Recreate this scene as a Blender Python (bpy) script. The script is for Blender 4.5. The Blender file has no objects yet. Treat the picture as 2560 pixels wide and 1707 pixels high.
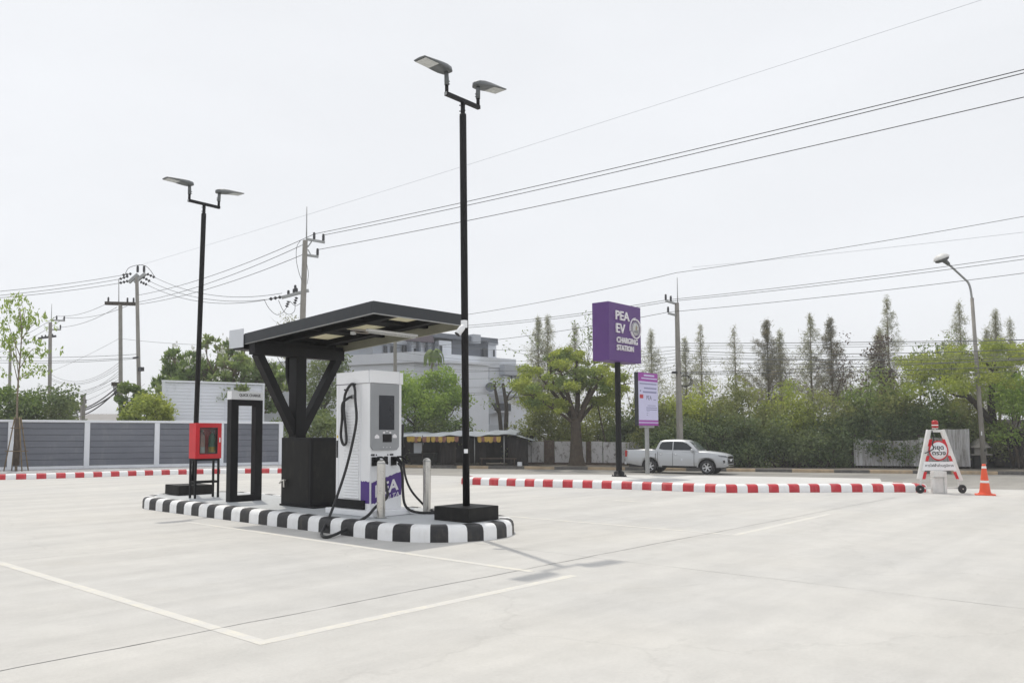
import bpy, bmesh, math, random
import numpy as np
from mathutils import Vector, Matrix, Quaternion
random.seed(7); rng = np.random.default_rng(11)
S = bpy.context.scene
COL = S.collection
R = math.radians
V = Vector

# ------------------------------------------------------------------ camera
HEAD = R(44.0); CAMZ = 1.45; FP = 2065.0; PX0 = 1080.0; PY0 = 944.0
TILT = math.atan((1084 - PY0) / FP)
F0 = V((math.cos(HEAD), math.sin(HEAD), 0)); R0 = V((math.sin(HEAD), -math.cos(HEAD), 0)); Z0 = V((0, 0, 1))
FW = F0 * math.cos(TILT) + Z0 * math.sin(TILT); UP = -F0 * math.sin(TILT) + Z0 * math.cos(TILT)
CAM = V((0, 0, CAMZ))
def ray(px, py): return FW + R0 * ((px - PX0) / FP) + UP * ((PY0 - py) / FP)
def at(px, py, z=0.0):
    d = ray(px, py); return CAM + d * ((z - CAMZ) / d.z)
def dep(px, py, D):
    d = ray(px, py); return CAM + d * (D / d.dot(F0))
def LD(lat, D, z=0.0):
    return R0 * lat + F0 * D + Z0 * z
def lat_of(px, D): return (px - PX0) / FP * D
def zof(py, D): return CAMZ + (1084 - py) / FP * D

cd = bpy.data.cameras.new('camera'); cam = bpy.data.objects.new('camera', cd); COL.objects.link(cam)
cam.location = CAM
cam.rotation_euler = Matrix((R0, UP, -FW)).transposed().to_euler()
cd.sensor_width = 36.0; cd.lens = 36.0 * FP / 2560.0
cd.shift_x = (1280 - PX0) / 2560.0; cd.shift_y = (PY0 - 853.5) / 2560.0
cd.clip_start = 0.1; cd.clip_end = 6000
S.camera = cam

# ------------------------------------------------------------------ materials
def nt(name):
    m = bpy.data.materials.new(name); m.use_nodes = True
    t = m.node_tree; t.nodes.clear()
    out = t.nodes.new('ShaderNodeOutputMaterial')
    return m, t, out
def N(t, typ, **kw):
    n = t.nodes.new(typ)
    for k, v in kw.items():
        if k in n.inputs and not hasattr(n, k): n.inputs[k].default_value = v
        else: setattr(n, k, v)
    return n
def lk(t, a, b): t.links.new(a, b)
def c4(c): return (c[0], c[1], c[2], 1.0)
def noise(t, scale, detail=4, rough=.55, vec=None):
    n = t.nodes.new('ShaderNodeTexNoise'); n.inputs['Scale'].default_value = scale
    n.inputs['Detail'].default_value = detail; n.inputs['Roughness'].default_value = rough
    if vec is not None: lk(t, vec, n.inputs['Vector'])
    return n
def ramp(t, fac, stops):
    r = t.nodes.new('ShaderNodeValToRGB'); e = r.color_ramp.elements
    while len(e) < len(stops): e.new(.5)
    for i, (p, c) in enumerate(stops):
        e[i].position = p; e[i].color = c4(c) if hasattr(c, '__len__') else (c, c, c, 1)
    lk(t, fac, r.inputs['Fac']); return r
def mix(t, fac, a, b, typ='MIX'):
    m = t.nodes.new('ShaderNodeMix'); m.data_type = 'RGBA'; m.blend_type = typ
    for s, i in ((fac, 0), (a, 6), (b, 7)):
        if hasattr(s, 'is_output'): lk(t, s, m.inputs[i])
        elif i == 0: m.inputs[0].default_value = s
        else: m.inputs[i].default_value = c4(s)
    return m.outputs[2]
def geo(t): return t.nodes.new('ShaderNodeNewGeometry').outputs['Position']
def objc(t): return t.nodes.new('ShaderNodeTexCoord').outputs['Object']
def mapp(t, vec, sc=(1, 1, 1), rot=(0, 0, 0)):
    m = t.nodes.new('ShaderNodeMapping'); m.inputs['Scale'].default_value = sc; m.inputs['Rotation'].default_value = rot
    lk(t, vec, m.inputs['Vector']); return m.outputs['Vector']
def bsdf(t, out, color=None, rough=.5, metal=0.0, spec=.5):
    b = t.nodes.new('ShaderNodeBsdfPrincipled'); lk(t, b.outputs[0], out.inputs['Surface'])
    b.inputs['Roughness'].default_value = rough; b.inputs['Metallic'].default_value = metal
    b.inputs['Specular IOR Level'].default_value = spec
    if color is not None:
        if hasattr(color, 'is_output'): lk(t, color, b.inputs['Base Color'])
        else: b.inputs['Base Color'].default_value = c4(color)
    return b
def bump(t, b, h, strength=.2, dist=.01):
    n = t.nodes.new('ShaderNodeBump'); n.inputs['Strength'].default_value = strength; n.inputs['Distance'].default_value = dist
    lk(t, h, n.inputs['Height']); lk(t, n.outputs[0], b.inputs['Normal'])
def paint(name, c, rough=.45, metal=0.0, var=.12, scale=3.0, dirt=0.0, dirtc=(.22, .19, .15), spec=.5, bmp=0.0):
    m, t, out = nt(name); p = geo(t)
    n = noise(t, scale, 5, .6, p)
    lo = tuple(x * (1 - var) for x in c); hi = tuple(min(1, x * (1 + var)) for x in c)
    col = ramp(t, n.outputs[0], [(.3, lo), (.7, hi)]).outputs[0]
    if dirt > 0:
        d = noise(t, scale * 2.3, 6, .7, mapp(t, p, (1, 1, .35)))
        f = ramp(t, d.outputs[0], [(.5, 0.0), (.78, dirt)]).outputs[0]
        col = mix(t, f, col, dirtc)
    b = bsdf(t, out, col, rough, metal, spec)
    r2 = ramp(t, n.outputs[0], [(.2, max(0, rough - .08)), (.8, min(1, rough + .1))]).outputs[0]
    lk(t, r2, b.inputs['Roughness'])
    if bmp > 0: bump(t, b, noise(t, scale * 14, 3, .5, p).outputs[0], bmp, .004)
    return m

M = {}
M['black'] = paint('black_powder_coat', (.011, .011, .0125), .5, 0, .2, 5, .10, (.05, .047, .045), .22)
M['black_dusty'] = paint('dusty_black_paint', (.014, .0135, .013), .6, 0, .25, 4, .35, (.06, .054, .046), .25)
M['charcoal'] = paint('charcoal_fascia', (.042, .046, .052), .45, 0, .12, 2, .15, (.09, .088, .085), .3)
M['white'] = paint('white_enamel', (.84, .85, .87), .38, 0, .025, 1.5, .05, (.6, .58, .55))
M['white_wall'] = paint('white_masonry_paint', (.82, .84, .88), .7, 0, .05, 1.2, .2, (.6, .6, .6))
M['white_metal'] = paint('white_metal_paint', (.72, .72, .70), .45, 0, .08, 6, .3, (.42, .38, .32))
M['grey_panel'] = paint('silver_grey_panel', (.30, .31, .325), .4, .2, .05, 3)
M['lamp_grey'] = paint('grey_cast_alloy', (.13, .14, .145), .45, .3, .1, 6)
M['lens'] = paint('lamp_lens', (.55, .56, .55), .25, 0, .06, 8)
M['screen'] = paint('dark_display_glass', (.014, .016, .022), .12, 0, .05, 3)
M['rubber'] = paint('black_rubber', (.018, .018, .02), .5, 0, .2, 10)
M['steel'] = paint('brushed_steel', (.60, .585, .55), .3, 1.0, .08, 9)
M['galv'] = paint('galvanised_steel', (.36, .37, .37), .5, .6, .15, 6, .3, (.22, .18, .13))
M['red'] = paint('red_cabinet_enamel', (.62, .02, .03), .35, 0, .1, 4)
M['purple'] = paint('purple_vinyl', (.075, .03, .22), .4, 0, .06, 4)
M['sign_purple'] = paint('purple_sign_sheet', (.10, .035, .19), .45, 0, .08, 1.5)
M['magenta'] = paint('magenta_print', (.34, .06, .36), .5, 0, .05, 6)
M['lilac'] = paint('pale_lilac_print', (.60, .59, .80), .5, 0, .03, 6)
M['print_dark'] = paint('dark_print_ink', (.09, .08, .14), .6, 0, .05, 9)
M['print_grey'] = paint('blue_grey_print_ink', (.26, .26, .42), .6, 0, .05, 9)
M['lettering'] = paint('white_letter_acrylic', (.80, .78, .80), .4, 0, .03, 5)
M['ink'] = paint('black_letter_ink', (.03, .03, .035), .6, 0, .05, 9)
def skylight_mat():
    m, t, out = nt('translucent_cream_sheet'); p = geo(t); n = noise(t, 5, 5, .6, mapp(t, p, (3, .5, 1)))
    col = ramp(t, n.outputs[0], [(.35, (.50, .48, .38)), (.7, (.70, .67, .56))]).outputs[0]
    d = t.nodes.new('ShaderNodeBsdfDiffuse'); tr = t.nodes.new('ShaderNodeBsdfTranslucent'); mx = t.nodes.new('ShaderNodeMixShader'); mx.inputs[0].default_value = .62
    lk(t, col, d.inputs[0]); lk(t, col, tr.inputs[0]); lk(t, d.outputs[0], mx.inputs[1]); lk(t, tr.outputs[0], mx.inputs[2]); lk(t, mx.outputs[0], out.inputs[0]); return m
M['cream_roof'] = skylight_mat()
M['fascia_back'] = paint('olive_fascia_back', (.33, .32, .245), .6, 0, .12, 3)
M['roof_dark'] = paint('dark_roof_sheet', (.008, .008, .0085), .8, 0, .2, 3, spec=.15)
M['concrete_pole'] = paint('weathered_pole_concrete', (.30, .285, .26), .85, 0, .16, 1.6, .5, (.16, .14, .12), bmp=.3)
M['porcelain'] = paint('dark_insulator_glaze', (.03, .03, .035), .3, 0, .1, 8)
M['wire'] = paint('weathered_cable', (.028, .028, .03), .6, 0, .2, 2)
M['wire_pale'] = paint('pale_thin_cable', (.36, .38, .42), .6, 0, .1, 2)
M['wire_grey'] = paint('grey_thin_cable', (.14, .145, .15), .6, 0, .1, 2)
M['bark'] = paint('grey_brown_bark', (.085, .065, .048), .9, 0, .35, 6, .4, (.16, .14, .11), bmp=.6)
M['bark_pale'] = paint('pale_bark', (.21, .17, .125), .9, 0, .3, 6, .3, (.3, .27, .22), bmp=.5)
M['bark_dark'] = paint('dark_damp_bark', (.055, .044, .034), .9, 0, .35, 6, .3, (.12, .1, .08), bmp=.6)
M['bamboo'] = paint('weathered_bamboo_stake', (.20, .15, .09), .8, 0, .3, 8)
M['petal'] = paint('white_blossom', (.8, .8, .74), .7, 0, .06, 8)
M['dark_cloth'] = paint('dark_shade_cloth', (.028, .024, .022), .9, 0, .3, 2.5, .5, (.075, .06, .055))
M['tarp'] = paint('weathered_silver_tarpaulin', (.26, .29, .33), .7, 0, .25, 2, .6, (.12, .11, .10))
M['yellow_flag'] = paint('yellow_print_flag', (.46, .32, .06), .7, 0, .25, 7, .9, (.22, .06, .05))
M['brown_flag'] = paint('maroon_print_flag', (.20, .08, .07), .7, 0, .3, 7, .85, (.42, .30, .09))
M['brown_wall'] = paint('rusty_brown_post', (.10, .07, .052), .9, 0, .3, 5, .5, (.3, .28, .25))
M['bld_white'] = paint('pale_building_render', (.74, .77, .83), .8, 0, .04, .4, .2, (.5, .52, .56))
M['bld_grey'] = paint('mid_grey_render', (.42, .445, .49), .8, 0, .05, .5, .2, (.28, .3, .33))
M['bld_light'] = paint('light_grey_render', (.62, .645, .69), .8, 0, .05, .5)
M['bld_dark'] = paint('slate_grey_render', (.15, .165, .195), .7, 0, .06, .6)
M['bld_maroon'] = paint('maroon_grey_cladding', (.13, .105, .125), .7, 0, .06, .8)
M['window'] = paint('dark_window_glass', (.025, .032, .042), .1, 0, .1, 1)
M['tile_roof'] = paint('grey_roof_sheet', (.30, .29, .285), .7, 0, .1, 2)
M['orange'] = paint('orange_cone_plastic', (.80, .10, .035), .45, 0, .08, 6, .15, (.4, .15, .1))
M['reflect'] = paint('white_reflective_band', (.82, .82, .80), .35, 0, .05, 8)
M['kerb_white'] = paint('white_kerb_paint', (.84, .845, .85), .55, 0, .05, 4, .25, (.48, .45, .40), bmp=.2)
M['kerb_black'] = paint('black_kerb_paint', (.018, .018, .02), .5, 0, .25, 5, .3, (.16, .14, .11), bmp=.2)
M['kerb_red'] = paint('red_kerb_paint', (.50, .032, .045), .55, 0, .15, 3, .4, (.58, .30, .28), bmp=.2)
M['kerb_yellow'] = paint('faded_yellow_kerb_paint', (.38, .29, .19), .8, 0, .25, 2, .85, (.25, .22, .18))
M['kerb_dark'] = paint('faded_black_kerb_paint', (.09, .085, .08), .8, 0, .25, 3, .6, (.24, .22, .19))
M['truck_silver'] = paint('silver_car_paint', (.50, .515, .535), .36, .5, .02, 1.5)
M['truck_black'] = paint('black_car_trim', (.015, .015, .016), .5, 0, .1, 6)
M['truck_glass'] = paint('tinted_car_glass', (.018, .022, .028), .06, 0, .05, 2)
M['windscreen'] = paint('windscreen_glass', (.10, .12, .13), .05, 0, .05, 2)
M['chrome'] = paint('chrome_trim', (.75, .76, .78), .12, 1.0, .03, 5)
M['rim'] = paint('alloy_wheel', (.62, .63, .65), .3, .7, .05, 6)
M['tail_red'] = paint('red_tail_lens', (.45, .02, .02), .2, 0, .08, 8)
M['head_lens'] = paint('headlamp_lens', (.35, .37, .4), .08, .3, .1, 8)
M['gasbottle'] = paint('green_extinguisher_paint', (.12, .32, .24), .35, 0, .1, 6)
M['redbottle'] = paint('pale_extinguisher_label', (.80, .55, .52), .4, 0, .2, 9)
M['yellow_label'] = paint('yellow_label_print', (.75, .55, .05), .5, 0, .1, 9)
M['pink_conduit'] = paint('grey_conduit', (.36, .33, .31), .5, 0, .1, 6)
M['brick_ground'] = paint('dark_litter_soil', (.13, .11, .085), .95, 0, .3, 1.5, .5, (.25, .22, .18), bmp=.3)

def concrete_mat(name, c, big=.10, streak=.06, warm=(1.0, .985, .955)):
    m, t, out = nt(name); p = geo(t)
    n1 = noise(t, .22, 5, .6, p); n2 = noise(t, .9, 6, .65, mapp(t, p, (.35, 1.6, 1), (0, 0, R(38))))
    n3 = noise(t, 38, 3, .6, p); n4 = noise(t, 2.2, 7, .7, p)
    a = ramp(t, n1.outputs[0], [(.32, tuple(x * (1 - big) for x in c)), (.68, tuple(x * (1 + big * .5) * w for x, w in zip(c, warm)))]).outputs[0]
    b_ = ramp(t, n2.outputs[0], [(.35, 1 - streak), (.65, 1.0)]).outputs[0]
    col = mix(t, 1.0, a, b_, 'MULTIPLY')
    col = mix(t, 1.0, col, ramp(t, n4.outputs[0], [(.38, .93), (.6, 1.0)]).outputs[0], 'MULTIPLY')
    col = mix(t, 1.0, col, ramp(t, n3.outputs[0], [(.3, .94), (.6, 1.0)]).outputs[0], 'MULTIPLY')
    n5 = noise(t, .5, 5, .6, mapp(t, p, (.16, 2.6, 1), (0, 0, R(-14)))); n6 = noise(t, .33, 8, .75, mapp(t, p, (1, 1, 1), (0, 0, 0)))
    col = mix(t, 1.0, col, ramp(t, n5.outputs[0], [(.40, 1.0 - streak * .9), (.56, 1.0), (.7, 1.02)]).outputs[0], 'MULTIPLY')
    st = ramp(t, n6.outputs[0], [(.58, 0.0), (.74, .40)]).outputs[0]
    col = mix(t, st, col, tuple(x * y for x, y in zip(c, (.80, .77, .71))))
    vc = t.nodes.new('ShaderNodeTexVoronoi'); vc.feature = 'DISTANCE_TO_EDGE'; vc.inputs['Scale'].default_value = .16
    wob = noise(t, 1.1, 5, .6, p); wv = t.nodes.new('ShaderNodeVectorMath'); wv.operation = 'ADD'; lk(t, p, wv.inputs[0])
    sc_ = t.nodes.new('ShaderNodeVectorMath'); sc_.operation = 'SCALE'; sc_.inputs['Scale'].default_value = .9; lk(t, wob.outputs['Color'], sc_.inputs[0]); lk(t, sc_.outputs[0], wv.inputs[1]); lk(t, wv.outputs[0], vc.inputs['Vector'])
    ck = ramp(t, vc.outputs['Distance'], [(.0, .93), (.0018, 1.0)]).outputs[0]
    col = mix(t, 1.0, col, ck, 'MULTIPLY')
    # tiny dark grit
    v = t.nodes.new('ShaderNodeTexVoronoi'); v.inputs['Scale'].default_value = 1.4; lk(t, p, v.inputs['Vector'])
    g = ramp(t, v.outputs['Distance'], [(.012, .45), (.02, 1.0)]).outputs[0]
    col = mix(t, 1.0, col, g, 'MULTIPLY')
    b = bsdf(t, out, col, .82, 0, .3)
    bump(t, b, n3.outputs[0], .25, .004)
    return m
M['lot'] = concrete_mat('parking_concrete', (.595, .590, .578), .07, .075)
M['island_top'] = concrete_mat('island_concrete', (.53, .55, .565), .06, .04, (1, 1, 1))
M['platform'] = concrete_mat('platform_concrete', (.66, .66, .655), .06, .05)
M['road'] = concrete_mat('road_concrete', (.36, .35, .335), .12, .12)
M['verge'] = concrete_mat('dusty_verge', (.24, .215, .19), .25, .2)
M['gravel'] = None
def gravel_mat():
    m, t, out = nt('grey_gravel'); p = geo(t)
    v = t.nodes.new('ShaderNodeTexVoronoi'); v.inputs['Scale'].default_value = 14; lk(t, p, v.inputs['Vector'])
    col = ramp(t, v.outputs['Color'], [(.1, (.20, .20, .20)), (.9, (.52, .52, .54))]).outputs[0]
    n = noise(t, 1.2, 5, .6, p)
    col = mix(t, ramp(t, n.outputs[0], [(.45, 0.0), (.65, .6)]).outputs[0], col, (.55, .55, .56))
    b = bsdf(t, out, col, .9, 0, .3); bump(t, b, v.outputs['Distance'], .8, .03); return m
M['gravel'] = gravel_mat()
def ground_mat():
    m, t, out = nt('earth_ground'); p = geo(t)
    n = noise(t, .12, 6, .6, p)
    col = ramp(t, n.outputs[0], [(.3, (.10, .09, .06)), (.7, (.17, .15, .10))]).outputs[0]
    bsdf(t, out, col, .95, 0, .2); return m
M['ground'] = ground_mat()
def worn_line_mat():
    m, t, out = nt('faded_cream_line_paint'); p = geo(t)
    n = noise(t, 5.0, 8, .75, p); n2 = noise(t, .5, 3, .5, p)
    col = mix(t, ramp(t, n.outputs[0], [(.34, 0.0), (.54, 1.0)]).outputs[0], (.72, .685, .585), (.60, .59, .57))
    col = mix(t, ramp(t, n2.outputs[0], [(.4, 0.0), (.7, .5)]).outputs[0], col, (.63, .62, .585))
    bsdf(t, out, col, .75, 0, .3); return m
M['line'] = worn_line_mat()
M['joint'] = paint('concrete_joint_sealant', (.19, .19, .19), .9, 0, .6, 3, .9, (.46, .46, .45))
def fence_panel_mat():
    m, t, out = nt('grey_fence_panel'); p = geo(t)
    n = noise(t, .8, 5, .6, mapp(t, p, (1, 1, 3)))
    col = ramp(t, n.outputs[0], [(.3, (.165, .175, .205)), (.7, (.205, .215, .245))]).outputs[0]
    n2 = noise(t, 3, 6, .7, mapp(t, p, (1, 1, .3)))
    col = mix(t, ramp(t, n2.outputs[0], [(.55, 0.0), (.8, .35)]).outputs[0], col, (.34, .35, .36))
    bsdf(t, out, col, .7, 0, .3); return m
M['fence_panel'] = fence_panel_mat()
def stained_wall_mat(name, c, d, lo=.45, hi=.6, sc=3.0, zs=.6):
    m, t, out = nt(name); p = geo(t)
    n = noise(t, sc, 10, .8, mapp(t, p, (1, 1, zs)))
    col = ramp(t, n.outputs[0], [(lo, c), (hi, d)]).outputs[0]
    b = bsdf(t, out, col, .85, 0, .2); bump(t, b, n.outputs[0], .3, .02); return m
M['old_wall'] = stained_wall_mat('peeling_white_wall', (.60, .59, .60), (.16, .14, .13), .52, .62, 4)
M['billboard'] = stained_wall_mat('stained_white_sheet', (.80, .82, .88), (.46, .47, .50), .56, .74, 1.6)
M['corrugated'] = stained_wall_mat('old_corrugated_zinc', (.60, .60, .61), (.17, .15, .13), .44, .64, 4.5, .10)

def leaf_mat(name, c1, c2, c3=None, trans=.45, clump=.35, k=1.95):
    def ds(c):
        g = c[0] * .3 + c[1] * .6 + c[2] * .1; return tuple((v * .90 + g * .10) * k for v in c)
    c1, c2 = ds(c1), ds(c2); c3 = ds(c3) if c3 else None
    m, t, out = nt(name)
    g = t.nodes.new('ShaderNodeNewGeometry')
    n = noise(t, clump, 4, .6, g.outputs['Position'])
    a = ramp(t, g.outputs['Random Per Island'], [(0.0, c1), (.55, tuple((x + y) / 2 for x, y in zip(c1, c2))), (1.0, c2)]).outputs[0]
    if c3 is not None: a = mix(t, ramp(t, n.outputs[0], [(.46, 0.0), (.66, .8)]).outputs[0], a, c3)
    d = t.nodes.new('ShaderNodeBsdfPrincipled'); lk(t, a, d.inputs['Base Color']); d.inputs['Roughness'].default_value = .55
    d.inputs['Specular IOR Level'].default_value = .3
    tr = t.nodes.new('ShaderNodeBsdfTranslucent')
    warm = mix(t, 1.0, a, (1.0, 1.0, .55), 'MULTIPLY'); lk(t, warm, tr.inputs['Color'])
    mx = t.nodes.new('ShaderNodeMixShader'); mx.inputs[0].default_value = trans
    lk(t, d.outputs[0], mx.inputs[1]); lk(t, tr.outputs[0], mx.inputs[2]); lk(t, mx.outputs[0], out.inputs['Surface'])
    return m
M['leaf_bright'] = leaf_mat('bright_green_leaves', (.10, .17, .035), (.22, .30, .06), (.15, .21, .05), .5)
M['leaf_mid'] = leaf_mat('mid_green_leaves', (.06, .10, .03), (.14, .19, .06), (.17, .20, .07), .45)
M['leaf_olive'] = leaf_mat('olive_hedge_leaves', (.075, .095, .035), (.17, .18, .075), (.20, .22, .08), .45)
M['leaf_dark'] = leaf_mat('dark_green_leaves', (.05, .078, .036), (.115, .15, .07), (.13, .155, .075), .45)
M['leaf_yellow'] = leaf_mat('yellow_green_leaves', (.15, .18, .035), (.27, .30, .06), (.14, .19, .05), .5)
M['leaf_glossy'] = leaf_mat('glossy_plumeria_leaves', (.07, .11, .04), (.16, .22, .085), (.20, .235, .11), .45)
M['leaf_needle'] = leaf_mat('grey_green_needles', (.13, .135, .105), (.24, .24, .19), (.18, .185, .145), .45)
M['leaf_needle_dark'] = leaf_mat('dark_brown_green_needles', (.085, .085, .065), (.17, .16, .125), (.15, .125, .10), .4)
M['leaf_dry'] = leaf_mat('dry_brown_creeper', (.045, .032, .026), (.10, .07, .055), (.07, .05, .04), .25)
M['leaf_young'] = leaf_mat('young_tree_leaves', (.11, .165, .045), (.22, .28, .08), (.17, .22, .06), .5)

# ------------------------------------------------------------------ object helpers
def tag(o, label=None, cat=None, group=None, kind=None):
    if label: o['label'] = label
    if cat: o['category'] = cat
    if group: o['group'] = group
    if kind: o['kind'] = kind
    return o
def thing(name, label, cat, loc=(0, 0, 0), rz=0.0, group=None):
    o = bpy.data.objects.new(name, None); COL.objects.link(o); o.empty_display_size = .2
    o.location = loc; o.rotation_euler = (0, 0, rz)
    return tag(o, label, cat, group)
class MB:
    def __init__(s): s.b = bmesh.new(); s.mi = 0
    def _new(s, geom_faces, smooth=False):
        for f in geom_faces: f.material_index = s.mi; f.smooth = smooth
    def box(s, lo, hi, bev=0.0, mat=None):
        lo = V(lo); hi = V(hi); c = (lo + hi) / 2; d = hi - lo
        mt = Matrix.Translation(c) @ Matrix.Diagonal((abs(d.x), abs(d.y), abs(d.z), 1))
        if mat is not None: mt = mat @ mt
        n0 = set(s.b.faces)
        r = bmesh.ops.create_cube(s.b, size=1.0, matrix=mt)
        if bev > 0:
            es = list({e for v in r['verts'] for e in v.link_edges})
            bmesh.ops.bevel(s.b, geom=es, offset=bev, segments=2, affect='EDGES', profile=.6)
        s._new([f for f in s.b.faces if f not in n0]); return s
    def bar(s, a, b, w, h, bev=0.0, upv=(0, 0, 1)):
        a = V(a); b = V(b); z = (b - a); L = z.length; z.normalize(); u = V(upv)
        if abs(z.dot(u)) > .98: u = V((0, 1, 0))
        x = u.cross(z).normalized(); y = z.cross(x)
        m = Matrix((x, y, z)).transposed().to_4x4(); m.translation = (a + b) / 2
        return s.box((-w / 2, -h / 2, -L / 2), (w / 2, h / 2, L / 2), bev, m)
    def tube(s, pts, r, n=8, cap=True, smooth=True):
        pts = [V(p) for p in pts]; k = len(pts)
        rs = r if hasattr(r, '__len__') else [r] * k
        rings = []; prev = None
        for i, p in enumerate(pts):
            t = (pts[min(i + 1, k - 1)] - pts[max(i - 1, 0)])
            if t.length < 1e-9: t = V((0, 0, 1))
            t.normalize()
            if prev is None:
                u = V((0, 0, 1)) if abs(t.z) < .9 else V((1, 0, 0)); x = u.cross(t).normalized()
            else:
                x = (prev - t * prev.dot(t))
                x = x.normalized() if x.length > 1e-6 else V((1, 0, 0)).cross(t).normalized()
            prev = x; y = t.cross(x)
            rings.append([s.b.verts.new(p + (x * math.cos(a) + y * math.sin(a)) * rs[i]) for a in [2 * math.pi * j / n for j in range(n)]])
        fs = []
        for i in range(k - 1):
            for j in range(n):
                fs.append(s.b.faces.new((rings[i][j], rings[i][(j + 1) % n], rings[i + 1][(j + 1) % n], rings[i + 1][j])))
        s._new(fs, smooth)
        if cap and n > 2:
            s._new([s.b.faces.new(rings[0][::-1]), s.b.faces.new(rings[-1])])
        return s
    def lathe(s, prof, n=16, mat=None, smooth=True):
        mat = mat or Matrix(); rings = []
        for r, z in prof:
            if r < 1e-6: rings.append([s.b.verts.new(mat @ V((0, 0, z)))])
            else: rings.append([s.b.verts.new(mat @ V((r * math.cos(2 * math.pi * j / n), r * math.sin(2 * math.pi * j / n), z))) for j in range(n)])
        fs = []
        for a, b in zip(rings[:-1], rings[1:]):
            for j in range(n):
                j2 = (j + 1) % n
                if len(a) == 1 and len(b) == 1: continue
                if len(a) == 1: fs.append(s.b.faces.new((a[0], b[j2], b[j])))
                elif len(b) == 1: fs.append(s.b.faces.new((a[j], a[j2], b[0])))
                else: fs.append(s.b.faces.new((a[j], a[j2], b[j2], b[j])))
        s._new(fs, smooth); return s
    def prism(s, poly, vec, bev=0.0):
        vec = V(vec); a = [s.b.verts.new(V(p)) for p in poly]; b = [s.b.verts.new(V(p) + vec) for p in poly]
        n = len(a); fs = [s.b.faces.new(a[::-1]), s.b.faces.new(b)]
        for i in range(n): fs.append(s.b.faces.new((a[i], a[(i + 1) % n], b[(i + 1) % n], b[i])))
        if bev > 0:
            n0 = set(s.b.faces) - set(fs)
            es = list({e for f in fs for e in f.edges})
            bmesh.ops.bevel(s.b, geom=es, offset=bev, segments=2, affect='EDGES', profile=.6)
            fs = [f for f in s.b.faces if f not in n0]
        s._new(fs); return s
    def face(s, pts, smooth=False):
        f = s.b.faces.new([s.b.verts.new(V(p)) for p in pts]); s._new([f], smooth); return s
    def grid(s, P, smooth=True):
        vs = [[s.b.verts.new(V(p)) for p in row] for row in P]; fs = []
        for i in range(len(vs) - 1):
            for j in range(len(vs[0]) - 1):
                fs.append(s.b.faces.new((vs[i][j], vs[i][j + 1], vs[i + 1][j + 1], vs[i + 1][j])))
        s._new(fs, smooth); return s
    def build(s, name, mats, parent=None, loc=None, label=None):
        me = bpy.data.meshes.new(name)
        bmesh.ops.recalc_face_normals(s.b, faces=s.b.faces[:])
        s.b.to_mesh(me); s.b.free()
        for m in (mats if isinstance(mats, (list, tuple)) else [mats]): me.materials.append(m)
        o = bpy.data.objects.new(name, me); COL.objects.link(o)
        if parent is not None: o.parent = parent
        if loc is not None: o.location = loc
        if label: o['label'] = label
        return o
def struct(name, mb, m): return tag(mb.build(name, m), kind='structure')
def kids(o): return [c for c in COL.objects if c.parent == o]
def dup(root, loc=None, rz=None, label=None, group=None, scale=None):
    ch = kids(root); r = root.copy(); COL.objects.link(r)
    if loc is not None: r.location = loc
    if rz is not None: r.rotation_euler = (0, 0, rz)
    if scale is not None: r.scale = (scale,) * 3 if not hasattr(scale, '__len__') else scale
    tag(r, label, None, group)
    for c in ch:
        gk = kids(c); d = c.copy(); COL.objects.link(d); d.parent = r
        for g in gk:
            e = g.copy(); COL.objects.link(e); e.parent = d
    return r
def bez(pts, n=10):
    """Catmull-Rom through points."""
    P = [V(p) for p in pts]; P = [P[0] * 2 - P[1]] + P + [P[-1] * 2 - P[-2]]; out = []
    for i in range(1, len(P) - 2):
        for k in range(n):
            t = k / n; a, b, c, d = P[i - 1:i + 3]
            out.append(.5 * ((2 * b) + (c - a) * t + (2 * a - 5 * b + 4 * c - d) * t * t + (3 * b - a - 3 * c + d) * t ** 3))
    out.append(P[-2]); return out
def text(body, size, m, name, parent, origin, xdir, ydir, depth=.004, bold=0.0, fit=None, align='LEFT', shear=0.0):
    """Letters as a mesh lying in the plane of xdir / ydir, 'origin' at the base line."""
    c = bpy.data.curves.new(name, 'FONT'); c.body = body; c.size = size; c.extrude = depth; c.offset = bold; c.align_x = align
    c.shear = shear; c.resolution_u = 4
    o = bpy.data.objects.new(name, c); COL.objects.link(o)
    dg = bpy.context.evaluated_depsgraph_get(); dg.update()
    me = bpy.data.meshes.new_from_object(o.evaluated_get(dg))
    bpy.data.objects.remove(o)
    x = V(xdir).normalized(); y = V(ydir).normalized(); z = x.cross(y)
    mt = Matrix((x, y, z)).transposed().to_4x4(); mt.translation = V(origin)
    if fit:
        xs = [v.co.x for v in me.vertices]; ys = [v.co.y for v in me.vertices]
        w = max(xs) - min(xs); h = max(ys) - min(ys)
        sx = fit[0] / w if fit[0] else 1; sy = fit[1] / h if fit[1] else sx
        x0, y0 = min(xs), min(ys)
        for v in me.vertices: v.co.x = (v.co.x - x0) * sx; v.co.y = (v.co.y - y0) * sy
    me.transform(mt); me.materials.clear(); me.materials.append(m)
    t = bpy.data.objects.new(name, me); COL.objects.link(t); t.parent = parent
    return t

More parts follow.
